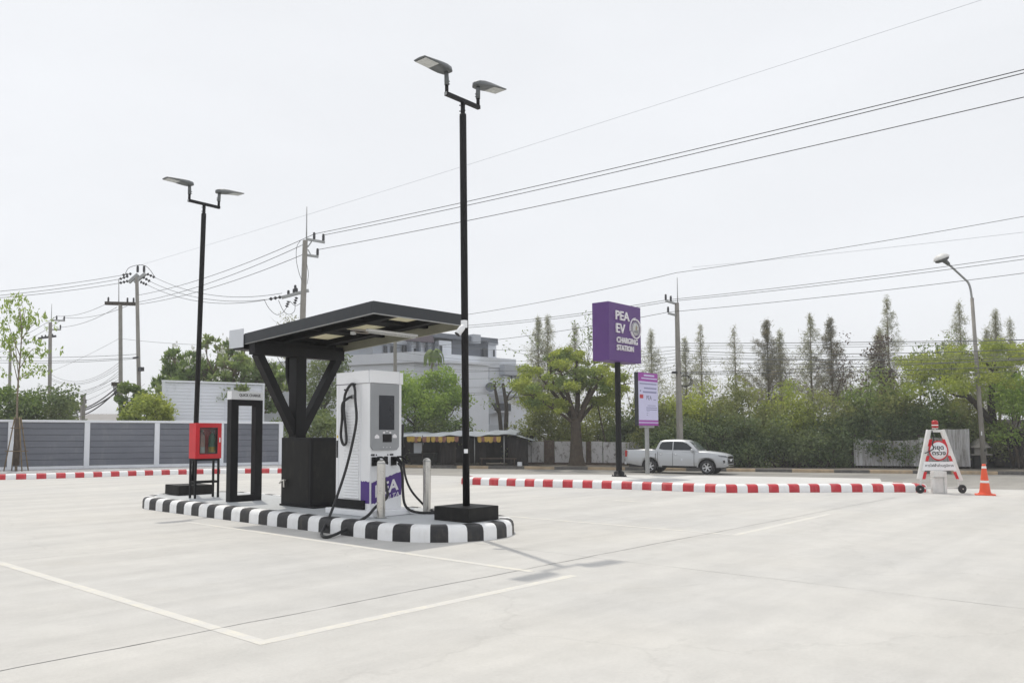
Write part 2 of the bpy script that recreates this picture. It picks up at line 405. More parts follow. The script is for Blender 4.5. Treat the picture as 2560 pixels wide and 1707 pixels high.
# ------------------------------------------------------------------ leaves
def leaf_obj(name, pos, size, m, parent, asp=.5, droop=.3, dirs=None):
    """One rhombic face per leaf: pos (n,3), size (n,)."""
    n = len(pos); size = np.asarray(size)[:, None] * np.ones((n, 1))
    if dirs is None:
        d = rng.normal(size=(n, 3)); d[:, 2] -= droop
    else: d = dirs + rng.normal(size=(n, 3)) * .25
    d /= np.linalg.norm(d, axis=1, keepdims=True)
    s = rng.normal(size=(n, 3)); s -= d * (s * d).sum(1, keepdims=True); s /= np.linalg.norm(s, axis=1, keepdims=True)
    L = d * size; W = s * size * asp * .5
    nrm = np.cross(d, s) * size * .12
    v = np.empty((n, 4, 3)); v[:, 0] = pos - L * .5; v[:, 1] = pos + W + nrm; v[:, 2] = pos + L * .5; v[:, 3] = pos - W + nrm
    me = bpy.data.meshes.new(name)
    me.vertices.add(4 * n); me.vertices.foreach_set('co', v.reshape(-1).astype(np.float32))
    me.loops.add(4 * n); me.loops.foreach_set('vertex_index', np.arange(4 * n, dtype=np.int32))
    me.polygons.add(n); me.polygons.foreach_set('loop_start', np.arange(0, 4 * n, 4, dtype=np.int32))
    me.polygons.foreach_set('loop_total', np.full(n, 4, dtype=np.int32))
    me.materials.append(m); me.update(calc_edges=True)
    o = bpy.data.objects.new(name, me); COL.objects.link(o); o.parent = parent
    return o
def clumps(cent, rad, per, flat=.8, shell=.55):
    """Leaf positions round clump centres, denser towards each clump's surface."""
    P = []
    for c, r, k in zip(cent, rad, per):
        d = rng.normal(size=(k, 3)); d /= np.linalg.norm(d, axis=1, keepdims=True)
        q = r * (shell + (1 - shell) * rng.random((k, 1)) ** .6) * (1 + .25 * rng.normal(size=(k, 1)))
        p = d * q; p[:, 2] *= flat; P.append(p + np.asarray(c))
    return np.concatenate(P)
def limb(mb, a, b, r0, r1, wob=.08, n=5, sides=7):
    a = V(a); b = V(b); L = (b - a).length; pts = []
    for i in range(n + 1):
        t = i / n; p = a.lerp(b, t)
        if 0 < i < n: p += V((random.gauss(0, 1), random.gauss(0, 1), random.gauss(0, .5))) * L * wob * .5
        pts.append(p)
    mb.tube(pts, [r0 + (r1 - r0) * (i / n) for i in range(n + 1)], sides); return pts
def tree(name, label, cat, base, height, crown_w, crown_h, trunk_h, tr, leaf, bark, nclump=26, nleaf=5000, lsize=.22,
         group=None, flat=.75, limbs=6, lean=(0, 0), asp=.5, droop=.3, topbias=.0, clump_r=None, spread=1.0, depth_w=None):
    base = V(base); root = thing(name, label, cat, base, 0, group)
    mb = MB(); top = V((lean[0], lean[1], trunk_h))
    tp = [V((0, 0, -.05)), V((lean[0] * .15 + .02, lean[1] * .15, trunk_h * .3)), V((lean[0] * .5, lean[1] * .5 + .03, trunk_h * .65)), top]
    mb.tube(bez(tp, 4), [tr * (1.55 if i == 0 else 1.12 - .42 * i / 12) for i in range(13)], 9)
    cz = height - crown_h / 2; cents = []; rads = []
    dw = depth_w or crown_w
    cr = clump_r or crown_w * .17
    for i in range(nclump):
        while True:
            q = np.array([random.uniform(-1, 1), random.uniform(-1, 1), random.uniform(-1, 1)])
            if .25 < np.linalg.norm(q) < 1: break
        q /= max(np.linalg.norm(q), 1e-6) ** .35
        q = np.clip(q, -1, 1)
        w = R0 * float(q[0]) * crown_w * .42 + F0 * float(q[1]) * dw * .42
        c = np.array([w.x + lean[0], w.y + lean[1], cz + q[2] * crown_h * .40])
        cents.append(c); rads.append(cr * random.uniform(.65, 1.35))
    order = sorted(range(nclump), key=lambda i: random.random())[:limbs * 2]
    for k, i in enumerate(order):
        c = V(cents[i]); st = V(tp[2]).lerp(top, random.uniform(.2, 1)); mid = st.lerp(c, .55) + V((0, 0, random.uniform(-.05, .25) * crown_h * .3))
        limb(mb, st, mid, tr * random.uniform(.3, .5), tr * .2, .1, 4, 6); limb(mb, mid, c, tr * .2, tr * .05, .14, 4, 5)
        for j in range(2):
            e = c + V((random.gauss(0, 1), random.gauss(0, 1), random.gauss(0, .7))) * cr
            limb(mb, mid.lerp(c, random.uniform(.2, .8)), e, tr * .1, tr * .03, .15, 3, 4)
    mb.build('trunk', bark, root)
    tot = sum(r * r for r in rads)
    per = [max(8, int(nleaf * r * r / tot)) for r in rads]
    P = clumps(cents, rads, per, flat)
    leaf_obj('crown', P, lsize * rng.uniform(.55, 1.35, len(P)), leaf, root, asp, droop)
    return root
def bush(name, label, cat, base, w, d, h, leaf, nleaf=4000, lsize=.2, group=None, nclump=24, flat=.8, bark=None, asp=.45, wild=.25, z0=.0):
    base = V(base); root = thing(name, label, cat, base, 0, group)
    mb = MB(); cents = []; rads = []
    for i in range(nclump):
        u = random.uniform(-1, 1); v = random.uniform(-1, 1); zz = random.uniform(0, 1)
        prof = math.sqrt(max(.08, 1 - (abs(u) ** 2.4))) * (1 - .12 * abs(v))
        hh = h * prof * random.uniform(1 - wild, 1.0)
        p = R0 * (u * w / 2) + F0 * (v * d / 2)
        cents.append(np.array([p.x, p.y, z0 + hh * (.12 + .8 * zz ** .8)])); rads.append(min(w, h) * .2 * random.uniform(.6, 1.3))
    for i in range(0, nclump, 2):
        c = V(cents[i]); limb(mb, (c.x * .4, c.y * .4, 0), c, .06, .012, .12, 4, 5)
    mb.build('stem', bark or M['bark'], root)
    tot = sum(r * r for r in rads); per = [max(8, int(nleaf * r * r / tot)) for r in rads]
    P = clumps(cents, rads, per, flat); P[:, 2] = np.maximum(P[:, 2], .03)
    leaf_obj('foliage', P, lsize * rng.uniform(.5, 1.4, len(P)), leaf, root, asp, .4)
    return root

# ================================================================== SETTING
mb = MB(); mb.face([(-1500, -1500, -.80), (1500, -1500, -.80), (1500, 1500, -.80), (-1500, 1500, -.80)]); struct('ground', mb, M['ground'])
LA = LD(-.6, 29.3); LE = (R0 * 14.6 + F0 * -7.1).normalized(); LN = (R0 * 7.1 + F0 * 14.6).normalized()
mb = MB(); poly = [LA + LE * -40, LD(-60, 50), LD(-60, -25), LD(50, -25), LA + LE * 60]
mb.prism([V((p.x, p.y, -.3)) for p in poly], (0, 0, .3)); struct('parking_lot', mb, M['lot'])
ROADZ = -.65
def ramp_z(s):
    t = min(1, max(0, s / 10.0)); return -.006 + (ROADZ + .006) * (t * t * (3 - 2 * t))
mb = MB(); ss = [-.3, 0, 1, 2, 3, 4, 5, 6, 7, 8, 9, 10, 14, 20, 45]
mb.grid([[LA + LE * t + LN * s + Z0 * (ramp_z(s) if s > 0 else -.008) for s in ss] for t in range(-80, 90, 5)]); struct('road', mb, M['road'])

def kerb(name, pts, prof, stripe, mats, closed=False, flip=1, jit=.0, label=None):
    """Sweep a kerb profile (n, z) along pts; stripes alternate along the length. n points to the left of the path."""
    P = [V((p[0], p[1], p[2] if len(p) > 2 else 0)) for p in pts]
    if closed: P.append(P[0])
    cum = [0]
    for a, b in zip(P[:-1], P[1:]): cum.append(cum[-1] + (b - a).length)
    L = cum[-1]; nst = max(2, round(L / stripe)); nst += nst % 2 if closed else 0
    bounds = [L * i / nst for i in range(nst + 1)]
    if jit: bounds = [b + (random.uniform(-jit, jit) if 0 < i < nst else 0) for i, b in enumerate(bounds)]
    def pos(s):
        s = min(max(s, 0), L); i = 0
        while i < len(cum) - 2 and cum[i + 1] < s: i += 1
        t = (s - cum[i]) / max(1e-9, cum[i + 1] - cum[i]); return P[i].lerp(P[i + 1], t)
    def frame(s):
        e = .12
        if closed: a = pos((s - e) % L); b = pos((s + e) % L)
        else: a = pos(s - e); b = pos(s + e)
        d = (b - a); d.z = 0; d.normalize(); return pos(s), V((-d.y, d.x, 0)) * flip
    mb = MB()
    for k in range(nst):
        a, b = bounds[k], bounds[k + 1]; n = max(1, int((b - a) / .09)); mb.mi = k % len(mats)
        rows = []
        for i in range(n + 1):
            p, nn = frame(a + (b - a) * i / n); rows.append([p + nn * u + Z0 * z for u, z in prof])
        mb.grid(rows)
    if not closed:
        for s, mi in ((0, 0), (L, (nst - 1) % len(mats))):
            p, nn = frame(s); mb.mi = mi; mb.face([p + nn * u + Z0 * z for u, z in prof])
    return struct(name, mb, mats)
KP = [(0, -.02), (.004, .13), (.018, .178), (.05, .207), (.10, .218), (.21, .220), (.21, .1)]
# charging island: capsule with black and white kerb
IX0, IX1, IYA, IYB = 7.72, 10.08, 8.55, 15.0; IC = (IX0 + IX1) / 2; IR = (IX1 - IX0) / 2
cap = [(IX0, IYB - (IYB - IYA) * i / 40) for i in range(41)]
cap += [(IC + IR * math.cos(math.pi + math.pi * i / 24), IYA + IR * math.sin(math.pi + math.pi * i / 24)) for i in range(1, 24)]
cap += [(IX1, IYA + (IYB - IYA) * i / 40) for i in range(41)]
cap += [(IC + IR * math.cos(math.pi * i / 24), IYB + IR * math.sin(math.pi * i / 24)) for i in range(1, 24)]
kerb('island_kerb', cap, KP, .262, [M['kerb_black'], M['kerb_white']], True, jit=.012)
mb = MB(); sc = (IR - .19) / IR
inn = []
for x, y in cap:
    cy = min(max(y, IYA), IYB); inn.append((IC + (x - IC) * sc, cy + (y - cy) * sc, 0))
mb.prism(inn, (0, 0, .213)); struct('island_pavement', mb, M['island_top'])
# red and white kerb with its raised platform
rw_px = [(1187.7, 1211.5), (1334.5, 1216.3), (1499, 1220.5), (1683, 1227), (1768, 1230), (1810, 1231.5), (1852, 1231.5), (1913, 1231), (2106, 1230), (2260, 1230)]
rw = [at(x, y) for x, y in rw_px]
e1 = rw[-1] + (rw[-1] - rw[-2]).normalized() * .55
lft = [rw[0] + V((.55, .75, 0)), rw[0] + V((.1, .62, 0)), rw[0] + V((-.05, .35, 0))]
rgt = [e1 + V((.22, .08, 0)), e1 + V((.42, .35, 0)), e1 + V((.5, .8, 0)), e1 + V((.5, 1.1, 0))]
rwp = bez(lft + rw + [e1] + rgt, 8)
KR = [(0, -.03), (.005, .12), (.02, .165), (.055, .19), (.1, .2), (.17, .203), (.17, .1)]
kerb('platform_kerb', rwp, KR, .268, [M['kerb_red'], M['kerb_white']], jit=.014)
mb = MB(); off = []
for i, p in enumerate(rwp):
    d = (rwp[min(i + 1, len(rwp) - 1)] - rwp[max(i - 1, 0)]).normalized(); off.append(p + V((-d.y, d.x, 0)) * .15)
far_edge = [at(2200, 1195.5, .2), at(1900, 1190, .2), at(1500, 1185.5, .2), at(1168, 1184, .2)]
mb.prism([V((p.x, p.y, -.75)) for p in off + far_edge], (0, 0, .944)); struct('platform_pavement', mb, M['platform'])
# left kerb and gravel verge
lk_px = [(-120, 1202), (6, 1199), (108, 1196.5), (192, 1194), (309, 1190), (420, 1186.5), (540, 1184), (674, 1182.5), (740, 1183), (790, 1185)]
lkp = bez([at(x, y) for x, y in lk_px], 8)
kerb('verge_kerb', lkp, [(0, -.03), (.004, .11), (.02, .15), (.05, .17), (.14, .175), (.14, .05)], .29, [M['kerb_red'], M['kerb_white']])
mb = MB(); off = []
for i, p in enumerate(lkp):
    d = (lkp[min(i + 1, len(lkp) - 1)] - lkp[max(i - 1, 0)]).normalized(); off.append(p + V((-d.y, d.x, 0)) * .12)
mb.prism([V((p.x, p.y, -.75)) for p in off + [LD(-3.5, 37), LD(-6, 48), LD(-40, 48), LD(-40, 29)]], (0, 0, .85)); struct('gravel_verge', mb, M['gravel'])

# bay lines and joints (thin sheets)
def strip(mb, a, b, w, z, jit=0.0):
    a = V((a[0], a[1], z)); b = V((b[0], b[1], z)); d = (b - a); L = d.length; d.normalize(); n = V((-d.y, d.x, 0))
    k = max(1, int(L / .15)) if jit else 1; rows = []
    off = 0
    for i in range(k + 1):
        p = a + d * (L * i / k); off = off * .7 + random.gauss(0, jit); ww = w * (random.uniform(.5, 1.4) if jit else 1)
        rows.append([p + n * (off - ww / 2), p + n * (off + ww / 2)])
    mb.grid(rows, False)
mb = MB()
for a, b in [((3.40, 30), (3.40, 4.88)), ((3.3505, 4.93), (7.2, 4.93)), ((7.09, 12.5), (7.09, 5.38)), ((11.60, 5.2), (15.9, 5.32)), ((11.52, 9.6), (11.65, 5.26)), ((15.9, 9.8), (15.9, 9.0))]:
    z = .0011 if abs(a[0] - b[0]) > 1 else .0016
    strip(mb, a, b, .105, z)
struct('parking_line', mb, M['line'])
mb = MB()
for a, b, w in [((-4, 5.47), (21, 5.60), .010), ((8.37, 7.3), (8.45, 0), .005), ((-6, 10.17), (7.6, 10.1), .005), ((-1, 5.4), (-1, 26), .006)]:
    strip(mb, a, b, w, .0021, .004)
struct('concrete_joint', mb, M['joint'])

# far kerb and verge across the road
fk = [(-12.5, 55.0), (-4.9 + .5, 50.6), (9.8, 48.4), (17.4, 46.1), (29, 42.9), (60, 35)]
fkp = [LD(l, d, ROADZ) for l, d in [(-60, 68), (-12.5, 55.3), (1.0, 50.6), (9.8, 48.3), (17.4, 46.1), (28.6, 42.9), (60, 34)]]
fkp = bez(fkp, 6)
kerb('far_kerb', fkp, [(0, -.05), (.01, .14), (.05, .165), (.2, .17), (.2, .05)], 1.9, [M['kerb_yellow'], M['kerb_dark']], jit=.3)
mb = MB(); off = [p + F0 * .16 for p in fkp]
mb.prism([V((p.x, p.y, -.9)) for p in off + [LD(120, 45), LD(120, 140), LD(-60, 140)]], (0, 0, .40)); struct('far_verge', mb, M['verge'])
VZ = -.50

# ================================================================== STREET LAMPS ON THE ISLAND
IZ = .215
def lamp_head(root, sx, tilt):
    m0 = Matrix.Translation((sx * .35, 0, 6.40)) @ Matrix.Rotation(0 if sx > 0 else math.pi, 4, 'Z')
    mb = MB(); mb.tube([m0 @ V((0, 0, .02)), m0 @ V((0, 0, .135))], .027, 12); mb.build('riser', M['black'], root)
    mb = MB(); mb.tube([m0 @ V((0, 0, .125)), m0 @ V((0, 0, .2)), m0 @ V((.004, 0, .28)), m0 @ V((.015, 0, .335))], [.034, .036, .033, .03], 12)
    for z in (.15, .19): mb.bar(m0 @ V((-.05, .012, z)), m0 @ V((.0, .012, z)), .012, .012)
    mb.build('swivel_joint', M['lamp_grey'], root)
    m1 = m0 @ Matrix.Translation((0, 0, .335)) @ Matrix.Rotation(-tilt, 4, 'Y') @ Matrix.Diagonal((.90, .92, .95, 1))
    mb = MB(); rows = []
    for x, w, zb, zt in [(-.085, .03, .0, .03), (-.07, .065, -.012, .045), (-.03, .10, -.02, .055), (.08, .125, -.02, .06), (.2, .133, -.014, .055), (.34, .134, -.004, .045), (.52, .13, -.002, .032), (.625, .126, .0, .022), (.63, .12, .004, .018)]:
        rows.append([m1 @ V((x, y * w + (0), z)) for y, z in ((-1, zb + .012), (-.92, zb), (0, zb), (.92, zb), (1, zb + .012), (.8, zt), (0, zt + .008), (-.8, zt), (-1, zb + .012))])
    mb.grid(rows); mb.face(rows[0][:-1]); mb.face(rows[-1][:-1][::-1])
    h = mb.build('lamp_head', M['lamp_grey'], root)
    mb = MB(); mb.box((.30, -.112, -.009), (.605, .112, -.004), .002, m1); mb.build('lens', M['lens'], h)
def street_lamp(loc, label, blk, off=(0, 0), sticker=True):
    t = thing('street_lamp', label, 'street lamp', loc, 0, 'black twin headed lamps on the charging island')
    mb = MB(); mb.box((-blk[0] / 2 + off[0], -blk[1] / 2 + off[1], 0), (blk[0] / 2 + off[0], blk[1] / 2 + off[1], .2), .008); mb.build('plinth', M['black_dusty'], t)
    mb = MB(); mb.lathe([(.0, .2), (.052, .2), (.052, 5.95), (.05, 5.985), (.0, 5.985)], 20); mb.build('pole', M['black'], t)
    mb = MB(); mb.lathe([(.034, 5.98), (.034, 6.17), (.0, 6.17)], 14)
    for z in (6.03, 6.12):
        for a in range(3):
            d = V((math.cos(a * 2.1 + .4), math.sin(a * 2.1 + .4), 0)); mb.bar(d * .03 + Z0 * z, d * .055 + Z0 * z, .012, .012)
    mb.build('collar', M['black'], t)
    mb = MB(); mb.box((-.375, -.028, 6.165 - 0), (.375, .028, 6.222), .004); ca = mb.build('crossarm', M['black'], t)
    for s in (-1, 1):
        mb = MB(); mb.box((s * .375, -.024, 6.17), (s * .3785, .024, 6.217)); mb.build('end_cap', M['galv'], ca)
    lamp_head_parent = t
    for s, ti in ((-1, 0.0), (1, R(7))):
        lamp_head(t, s, ti)
    for c in kids(t):
        if c.name.split('.')[0] in ('riser', 'swivel_joint', 'lamp_head'): c.location.z -= .20
    if sticker:
        mb = MB(); a0 = math.pi * 1.0 + .75
        pts = lambda z: [V((.0535 * math.cos(a0 + i * .14), .0535 * math.sin(a0 + i * .14), z)) for i in range(-4, 5)]
        mb.grid([pts(.955), pts(1.015)]); mb.build('label_sticker', M['white'], t)
    return t
sl1 = street_lamp((9.0, 8.0, IZ), 'tall black twin headed lamp at the near end of the charging island', (.66, .66))
sl1.rotation_euler = Matrix.Rotation(R(-.35), 3, F0).to_euler()
sl2 = street_lamp((8.98, 15.55, IZ), 'black twin headed lamp behind the red fire extinguisher cabinet', (.75, .56), (-.15, -.06), False)
sl2.rotation_euler = Matrix.Rotation(R(1.0), 3, F0).to_euler(); sl2.scale = (1, 1, .985)
# camera on the near lamp pole
t = thing('security_camera', 'small white security camera and box fixed to the near black lamp pole', 'camera', (9.0, 8.0, zof(810, 12.0)))
mb = MB(); mb.box((-.115, -.075, -.055), (-.048, .0, .055), .006); mb.build('junction_box', M['white'], t)
d = (-R0 * .75 - F0 * .25 + Z0 * -1.0).normalized(); b0 = V((-.13, -.06, -.045))
mb = MB(); mb.tube([b0 + V((.04, .02, .03)), b0], .012, 8); mb.build('bracket', M['white'], t)
mb = MB(); mb.tube([b0 - d * .02, b0 + d * .02, b0 + d * .13, b0 + d * .14], [.03, .045, .045, .04], 14); bd = mb.build('camera_body', M['white'], t)
mb = MB(); mb.tube([b0 + d * .141, b0 + d * .15], .043, 14); mb.build('lens_ring', M['black'], bd)

# ================================================================== FIRE EXTINGUISHER CABINET
t = thing('fire_extinguisher_cabinet', 'red glass fronted fire extinguisher cabinet on a black open stand', 'cabinet', (8.28, 14.32, IZ))
W, Dp, zb, zt = .56, .22, .76, 1.44
mb = MB()
for lo, hi in [((0, 0, zb), (.02, Dp, zt)), ((W - .02, 0, zb), (W, Dp, zt)), ((.02, 0, zb), (W - .02, Dp, zb + .02)), ((.02, 0, zt - .02), (W - .02, Dp, zt)), ((.02, Dp - .02, zb + .02), (W - .02, Dp, zt - .02))]:
    mb.box(lo, hi)
mb.build('cabinet_body', M['red'], t)
mb = MB(); f = .085
for lo, hi in [((-.003, -.028, zb - .003), (f, -.002, zt + .003)), ((W - f, -.028, zb - .003), (W + .003, -.002, zt + .003)), ((f, -.028, zb - .003), (W - f, -.002, zb + f)), ((f, -.028, zt - f), (W - f, -.002, zt + .003))]:
    mb.box(lo, hi, .003)
dr = mb.build('cabinet_door', M['red'], t)
mg, tg, og = nt('clear_pane_glass'); gl = tg.nodes.new('ShaderNodeBsdfGlass'); gl.inputs['IOR'].default_value = 1.02; gl.inputs['Roughness'].default_value = .02
gt = tg.nodes.new('ShaderNodeBsdfTransparent'); gg = tg.nodes.new('ShaderNodeBsdfGlossy'); gg.inputs['Roughness'].default_value = .05
fr = tg.nodes.new('ShaderNodeFresnel'); fr.inputs['IOR'].default_value = 1.5; mxs = tg.nodes.new('ShaderNodeMixShader')
gt.inputs['Color'].default_value = (.95, .97, .96, 1)
lk(tg, fr.outputs[0], mxs.inputs[0]); lk(tg, gt.outputs[0], mxs.inputs[1]); lk(tg, gg.outputs[0], mxs.inputs[2]); lk(tg, mxs.outputs[0], og.inputs['Surface']); M['glass'] = mg
mb = MB(); mb.box((f - .006, -.016, zb + f - .006), (W - f + .006, -.011, zt - f + .006)); mb.build('glass_pane', M['glass'], dr)
mb = MB()
for lo, hi in [((f, -.0295, zb + f), (f + .014, -.008, zt - f)), ((W - f - .014, -.0295, zb + f), (W - f, -.008, zt - f)), ((f + .014, -.0295, zb + f), (W - f - .014, -.008, zb + f + .014)), ((f + .014, -.0295, zt - f - .014), (W - f - .014, -.008, zt - f))]: mb.box(lo, hi)
mb.build('pane_gasket', M['rubber'], dr)
mb = MB(); mb.box((W - .055, -.05, 1.07), (W - .035, -.0275, 1.16), .004); mb.build('handle', M['white'], dr)
for x in (0.012, W - .048):
    for y in (.0, Dp - .036):
        mb = MB(); mb.box((x, y, 0), (x + .036, y + .036, zb - .002), .002); mb.build('leg', M['black'], t)
for z0, z1 in ((zb - .045, zb - .004), (.285, .325)):
    for lo, hi in [((.048, y, z0), (W - .048, y + .028, z1)) for y in (.003, Dp - .03)] + [((x, .036, z0), (x + .028, Dp - .036, z1)) for x in (.016, W - .044)]:
        mb = MB(); mb.box(lo, hi); mb.build('stand_rail', M['black'], t)
def extinguisher(x, y, body, label, band):
    e = thing('fire_extinguisher', label, 'fire extinguisher', (8.28 + x, 14.32 + y, IZ + zb + .021), 0, 'fire extinguishers inside the red cabinet')
    mb = MB(); mb.lathe([(0, 0), (.058, 0), (.066, .012), (.066, .36), (.058, .41), (.03, .445), (.02, .47), (0, .47)], 18); mb.build('cylinder', body, e)
    mb = MB(); mb.lathe([(.0672, .09), (.0672, .2)], 18); mb.build('label_band', band, e)
    mb = MB(); mb.lathe([(0, .468), (.018, .468), (.018, .5), (0, .5)], 10); mb.box((-.01, -.06, .5), (.01, .04, .515)); mb.bar((0, -.05, .53), (0, .03, .52), .014, .008); mb.build('valve_handle', M['steel'], e)
    mb = MB(); mb.tube(bez([(.0, .02, .49), (.06, .03, .47), (.08, .02, .36), (.075, .0, .2), (.072, -.01, .12)], 6), .009, 7); mb.build('hose', M['rubber'], e)
extinguisher(.20, .105, M['redbottle'], 'pale red labelled fire extinguisher on the left inside the cabinet', M['white'])
extinguisher(.43, .105, M['gasbottle'], 'green fire extinguisher with yellow label on the right inside the cabinet', M['yellow_label'])

# ================================================================== QUICK CHARGE FRAME
t = thing('frame_sign', 'tall black open frame with white header panel lettered QUICK CHARGE', 'sign', (8.30, 13.10, IZ))
W, Dp = .68, .14; 
mb = MB()
for lo, hi in [((0, 0, 0), (.155, Dp, 1.86)), ((W - .155, 0, 0), (W, Dp, 1.86)), ((.155, 0.0, 0), (W - .155, Dp, .11)), ((.155, 0, 1.755), (W - .155, Dp, 1.86))]: mb.box(lo, hi, .004)
mb.build('frame', M['black'], t)
mb = MB(); mb.box((-.004, -.004, 1.863), (W + .004, Dp + .004, 2.015), .003); hp = mb.build('header_panel', M['white'], t)
text('QUICK CHARGE', .1, M['ink'], 'lettering', hp, (.16, -.0045, 1.913), (1, 0, 0), (0, 0, 1), .001, .003, (.46, .060))

# ================================================================== CABINET UNDER THE CANOPY
CX0, CX1, CY0, CY1 = 8.57, 9.22, 11.10, 11.92
t = thing('electrical_cabinet', 'matt black metal cabinet with silver lever at the canopy column', 'cabinet', (CX0, CY0, IZ))
w, d_, h = CX1 - CX0, CY1 - CY0, 1.17
mb = MB(); mb.box((0, 0, .03), (w, d_, h), .006); mb.build('housing', M['black'], t)
mb = MB(); mb.box((-.02, -.12, 0), (w + .02, d_ + .02, .03), .004); mb.build('plinth', M['black'], t)
mb = MB(); mb.box((-.004, .05, .08), (-.0005, d_ - .05, h - .06)); mb.box((.05, -.004, .08), (w - .05, -.0005, h - .06)); mb.build('door', M['black_dusty'], t)
mb = MB(); y0, z0 = d_ - .16, .42
mb.tube([(-.005, y0, z0 + .02), (-.05, y0, z0 + .02)], .016, 10); mb.tube(bez([(-.05, y0 - .0, z0 + .025), (-.075, y0 + .04, z0 + .01), (-.08, y0 + .10, z0 - .035)], 5), .014, 10)
mb.box((-.07, y0 - .02, z0 - .10), (-.05, y0 + .015, z0 + .03), .004); mb.build('lever_handle', M['steel'], t)

# ================================================================== CANOPY
t = thing('canopy', 'black cantilever canopy with single sloped roof over the white charger', 'canopy', (8.7, 11.55, IZ + 1.17))
o0 = V((8.7, 11.55, IZ + 1.17))
def rz(y): return 3.36 - .0605 * (y - 8.8)
RX0, RX1, RY0, RY1 = 7.9, 9.95, 8.8, 12.1
def cb(name, fn, m, parent=None):
    mb = MB(); fn(mb); bmesh.ops.translate(mb.b, verts=mb.b.verts[:], vec=-o0); return mb.build(name, m, parent or t)
def slab(mb, x0, x1, y0, y1, top, bot):
    mb.prism([(x0, y0, rz(y0) - bot), (x0, y1, rz(y1) - bot), (x0, y1, rz(y1) - top), (x0, y0, rz(y0) - top)], (x1 - x0, 0, 0))
KX, KY = 8.91, 11.93
cb('column', lambda mb: mb.box((KX - .11, KY - .11, IZ), (KX + .11, KY + .11, 2.80), .006), M['black'])
cb('downpipe', lambda mb: mb.tube(bez([(KX, 12.22, 2.93), (KX, 12.22, 2.60), (KX, 12.20, 2.46), (KX, 12.11, 2.22), (KX, 12.10, 2.0), (KX, 12.10, IZ)], 4), .055, 10), M['black'])
for sgn, xe in ((-1, 8.05), (1, 9.80)):
    cb('brace', lambda mb: mb.bar((KX + sgn * .06, KY, 1.46), (xe, KY, 2.82), .17, .14, .006), M['black'])
cb('crossbeam', lambda mb: (mb.box((RX0 + .04, KY - .09, 2.80), (RX1 - .04, KY + .09, 2.99), .006), mb.box((RX0 + .05, KY - .06, 2.992), (RX1 - .05, KY + .06, 3.05))), M['black'])
fa = cb('fascia', lambda mb: (slab(mb, RX0, RX1, RY0, RY0 + .035, 0, .172), slab(mb, RX0 - .003, RX0 + .032, RY0 + .035, RY1, -.002, .172)), M['charcoal'])
cb('fascia_lip', lambda mb: (slab(mb, RX0, RX1, RY0, RY0 + .04, .173, .181), slab(mb, RX0, RX0 + .04, RY0 + .04, RY1, .173, .181)), M['galv'], fa)
cb('end_fascia', lambda mb: slab(mb, RX1 - .035, RX1, RY0 + .036, RY1, .0, .20), [M['fascia_back']])
SKY_ = ((9.02, 9.64), (10.10, 10.68), (11.16, 11.70))
def sheet(mb):
    slab(mb, RX0 + .033, 8.60, RY0 + .036, RY1, .012, .05); slab(mb, 9.40, RX1 - .036, RY0 + .036, RY1, .012, .05)
    ys = [RY0 + .036] + [v for p in SKY_ for v in p] + [RY1]
    for y0, y1 in zip(ys[0::2], ys[1::2]): slab(mb, 8.601, 9.399, y0, y1, .012, .05)
cb('roof_sheet', sheet, M['roof_dark'])
for x in (8.02, 8.50, 9.38):
    cb('rafter', lambda mb: slab(mb, x, x + .12, RY0 + .036, RY1 - .02, .052, .13), M['roof_dark'])
for y in (8.92, 9.66, 10.74, 11.74):
    cb('purlin', lambda mb: [slab(mb, a, b, y, y + .09, .0525, .085) for a, b in ((8.14, 8.50), (8.62, 9.38), (9.50, RX1 - .036))], M['roof_dark'])
for y0, y1 in SKY_:
    cb('skylight_panel', lambda mb: slab(mb, 8.602, 9.398, y0 + .001, y1 - .001, .030, .036), M['cream_roof'])
cb('gutter', lambda mb: (mb.box((RX0 - .01, RY1 + .005, 2.90), (RX1, RY1 + .02, 3.15)), mb.box((RX0 - .01, RY1 + .30, 2.90), (RX1, RY1 + .32, 3.15)), mb.box((RX0 - .01, RY1 + .02, 2.90), (RX1, RY1 + .30, 2.92))), M['black'])
cb('gutter_end_plate', lambda mb: mb.box((RX0 - .022, RY1 + .005, 2.93), (RX0 - .012, RY1 + .44, 3.25)), M['bld_light'])
yT = 9.82
bt = cb('light_batten', lambda mb: mb.box((8.68, yT - .03, rz(yT) - .215), (9.80, yT + .03, rz(yT) - .18), .005), M['white'])
cb('tube', lambda mb: mb.tube([(8.72, yT, rz(yT) - .236), (9.76, yT, rz(yT) - .236)], .014, 10), M['lens'], bt)
zc = rz(yT) - .2
cb('conduit', lambda mb: mb.tube(bez([(8.70, yT + .04, zc), (8.58, yT + .05, zc), (8.53, yT + .2, zc + .01), (8.62, yT + .30, zc + .02), (8.85, yT + .28, zc + .02), (9.02, yT + .32, zc + .01), (9.05, yT + .5, zc + .02), (8.93, yT + .62, zc + .04)], 7), .009, 7), M['pink_conduit'])
cb('junction_box', lambda mb: mb.box((8.90, yT + .60, zc + .0), (8.97, yT + .67, zc + .05), .005), M['bld_light'])

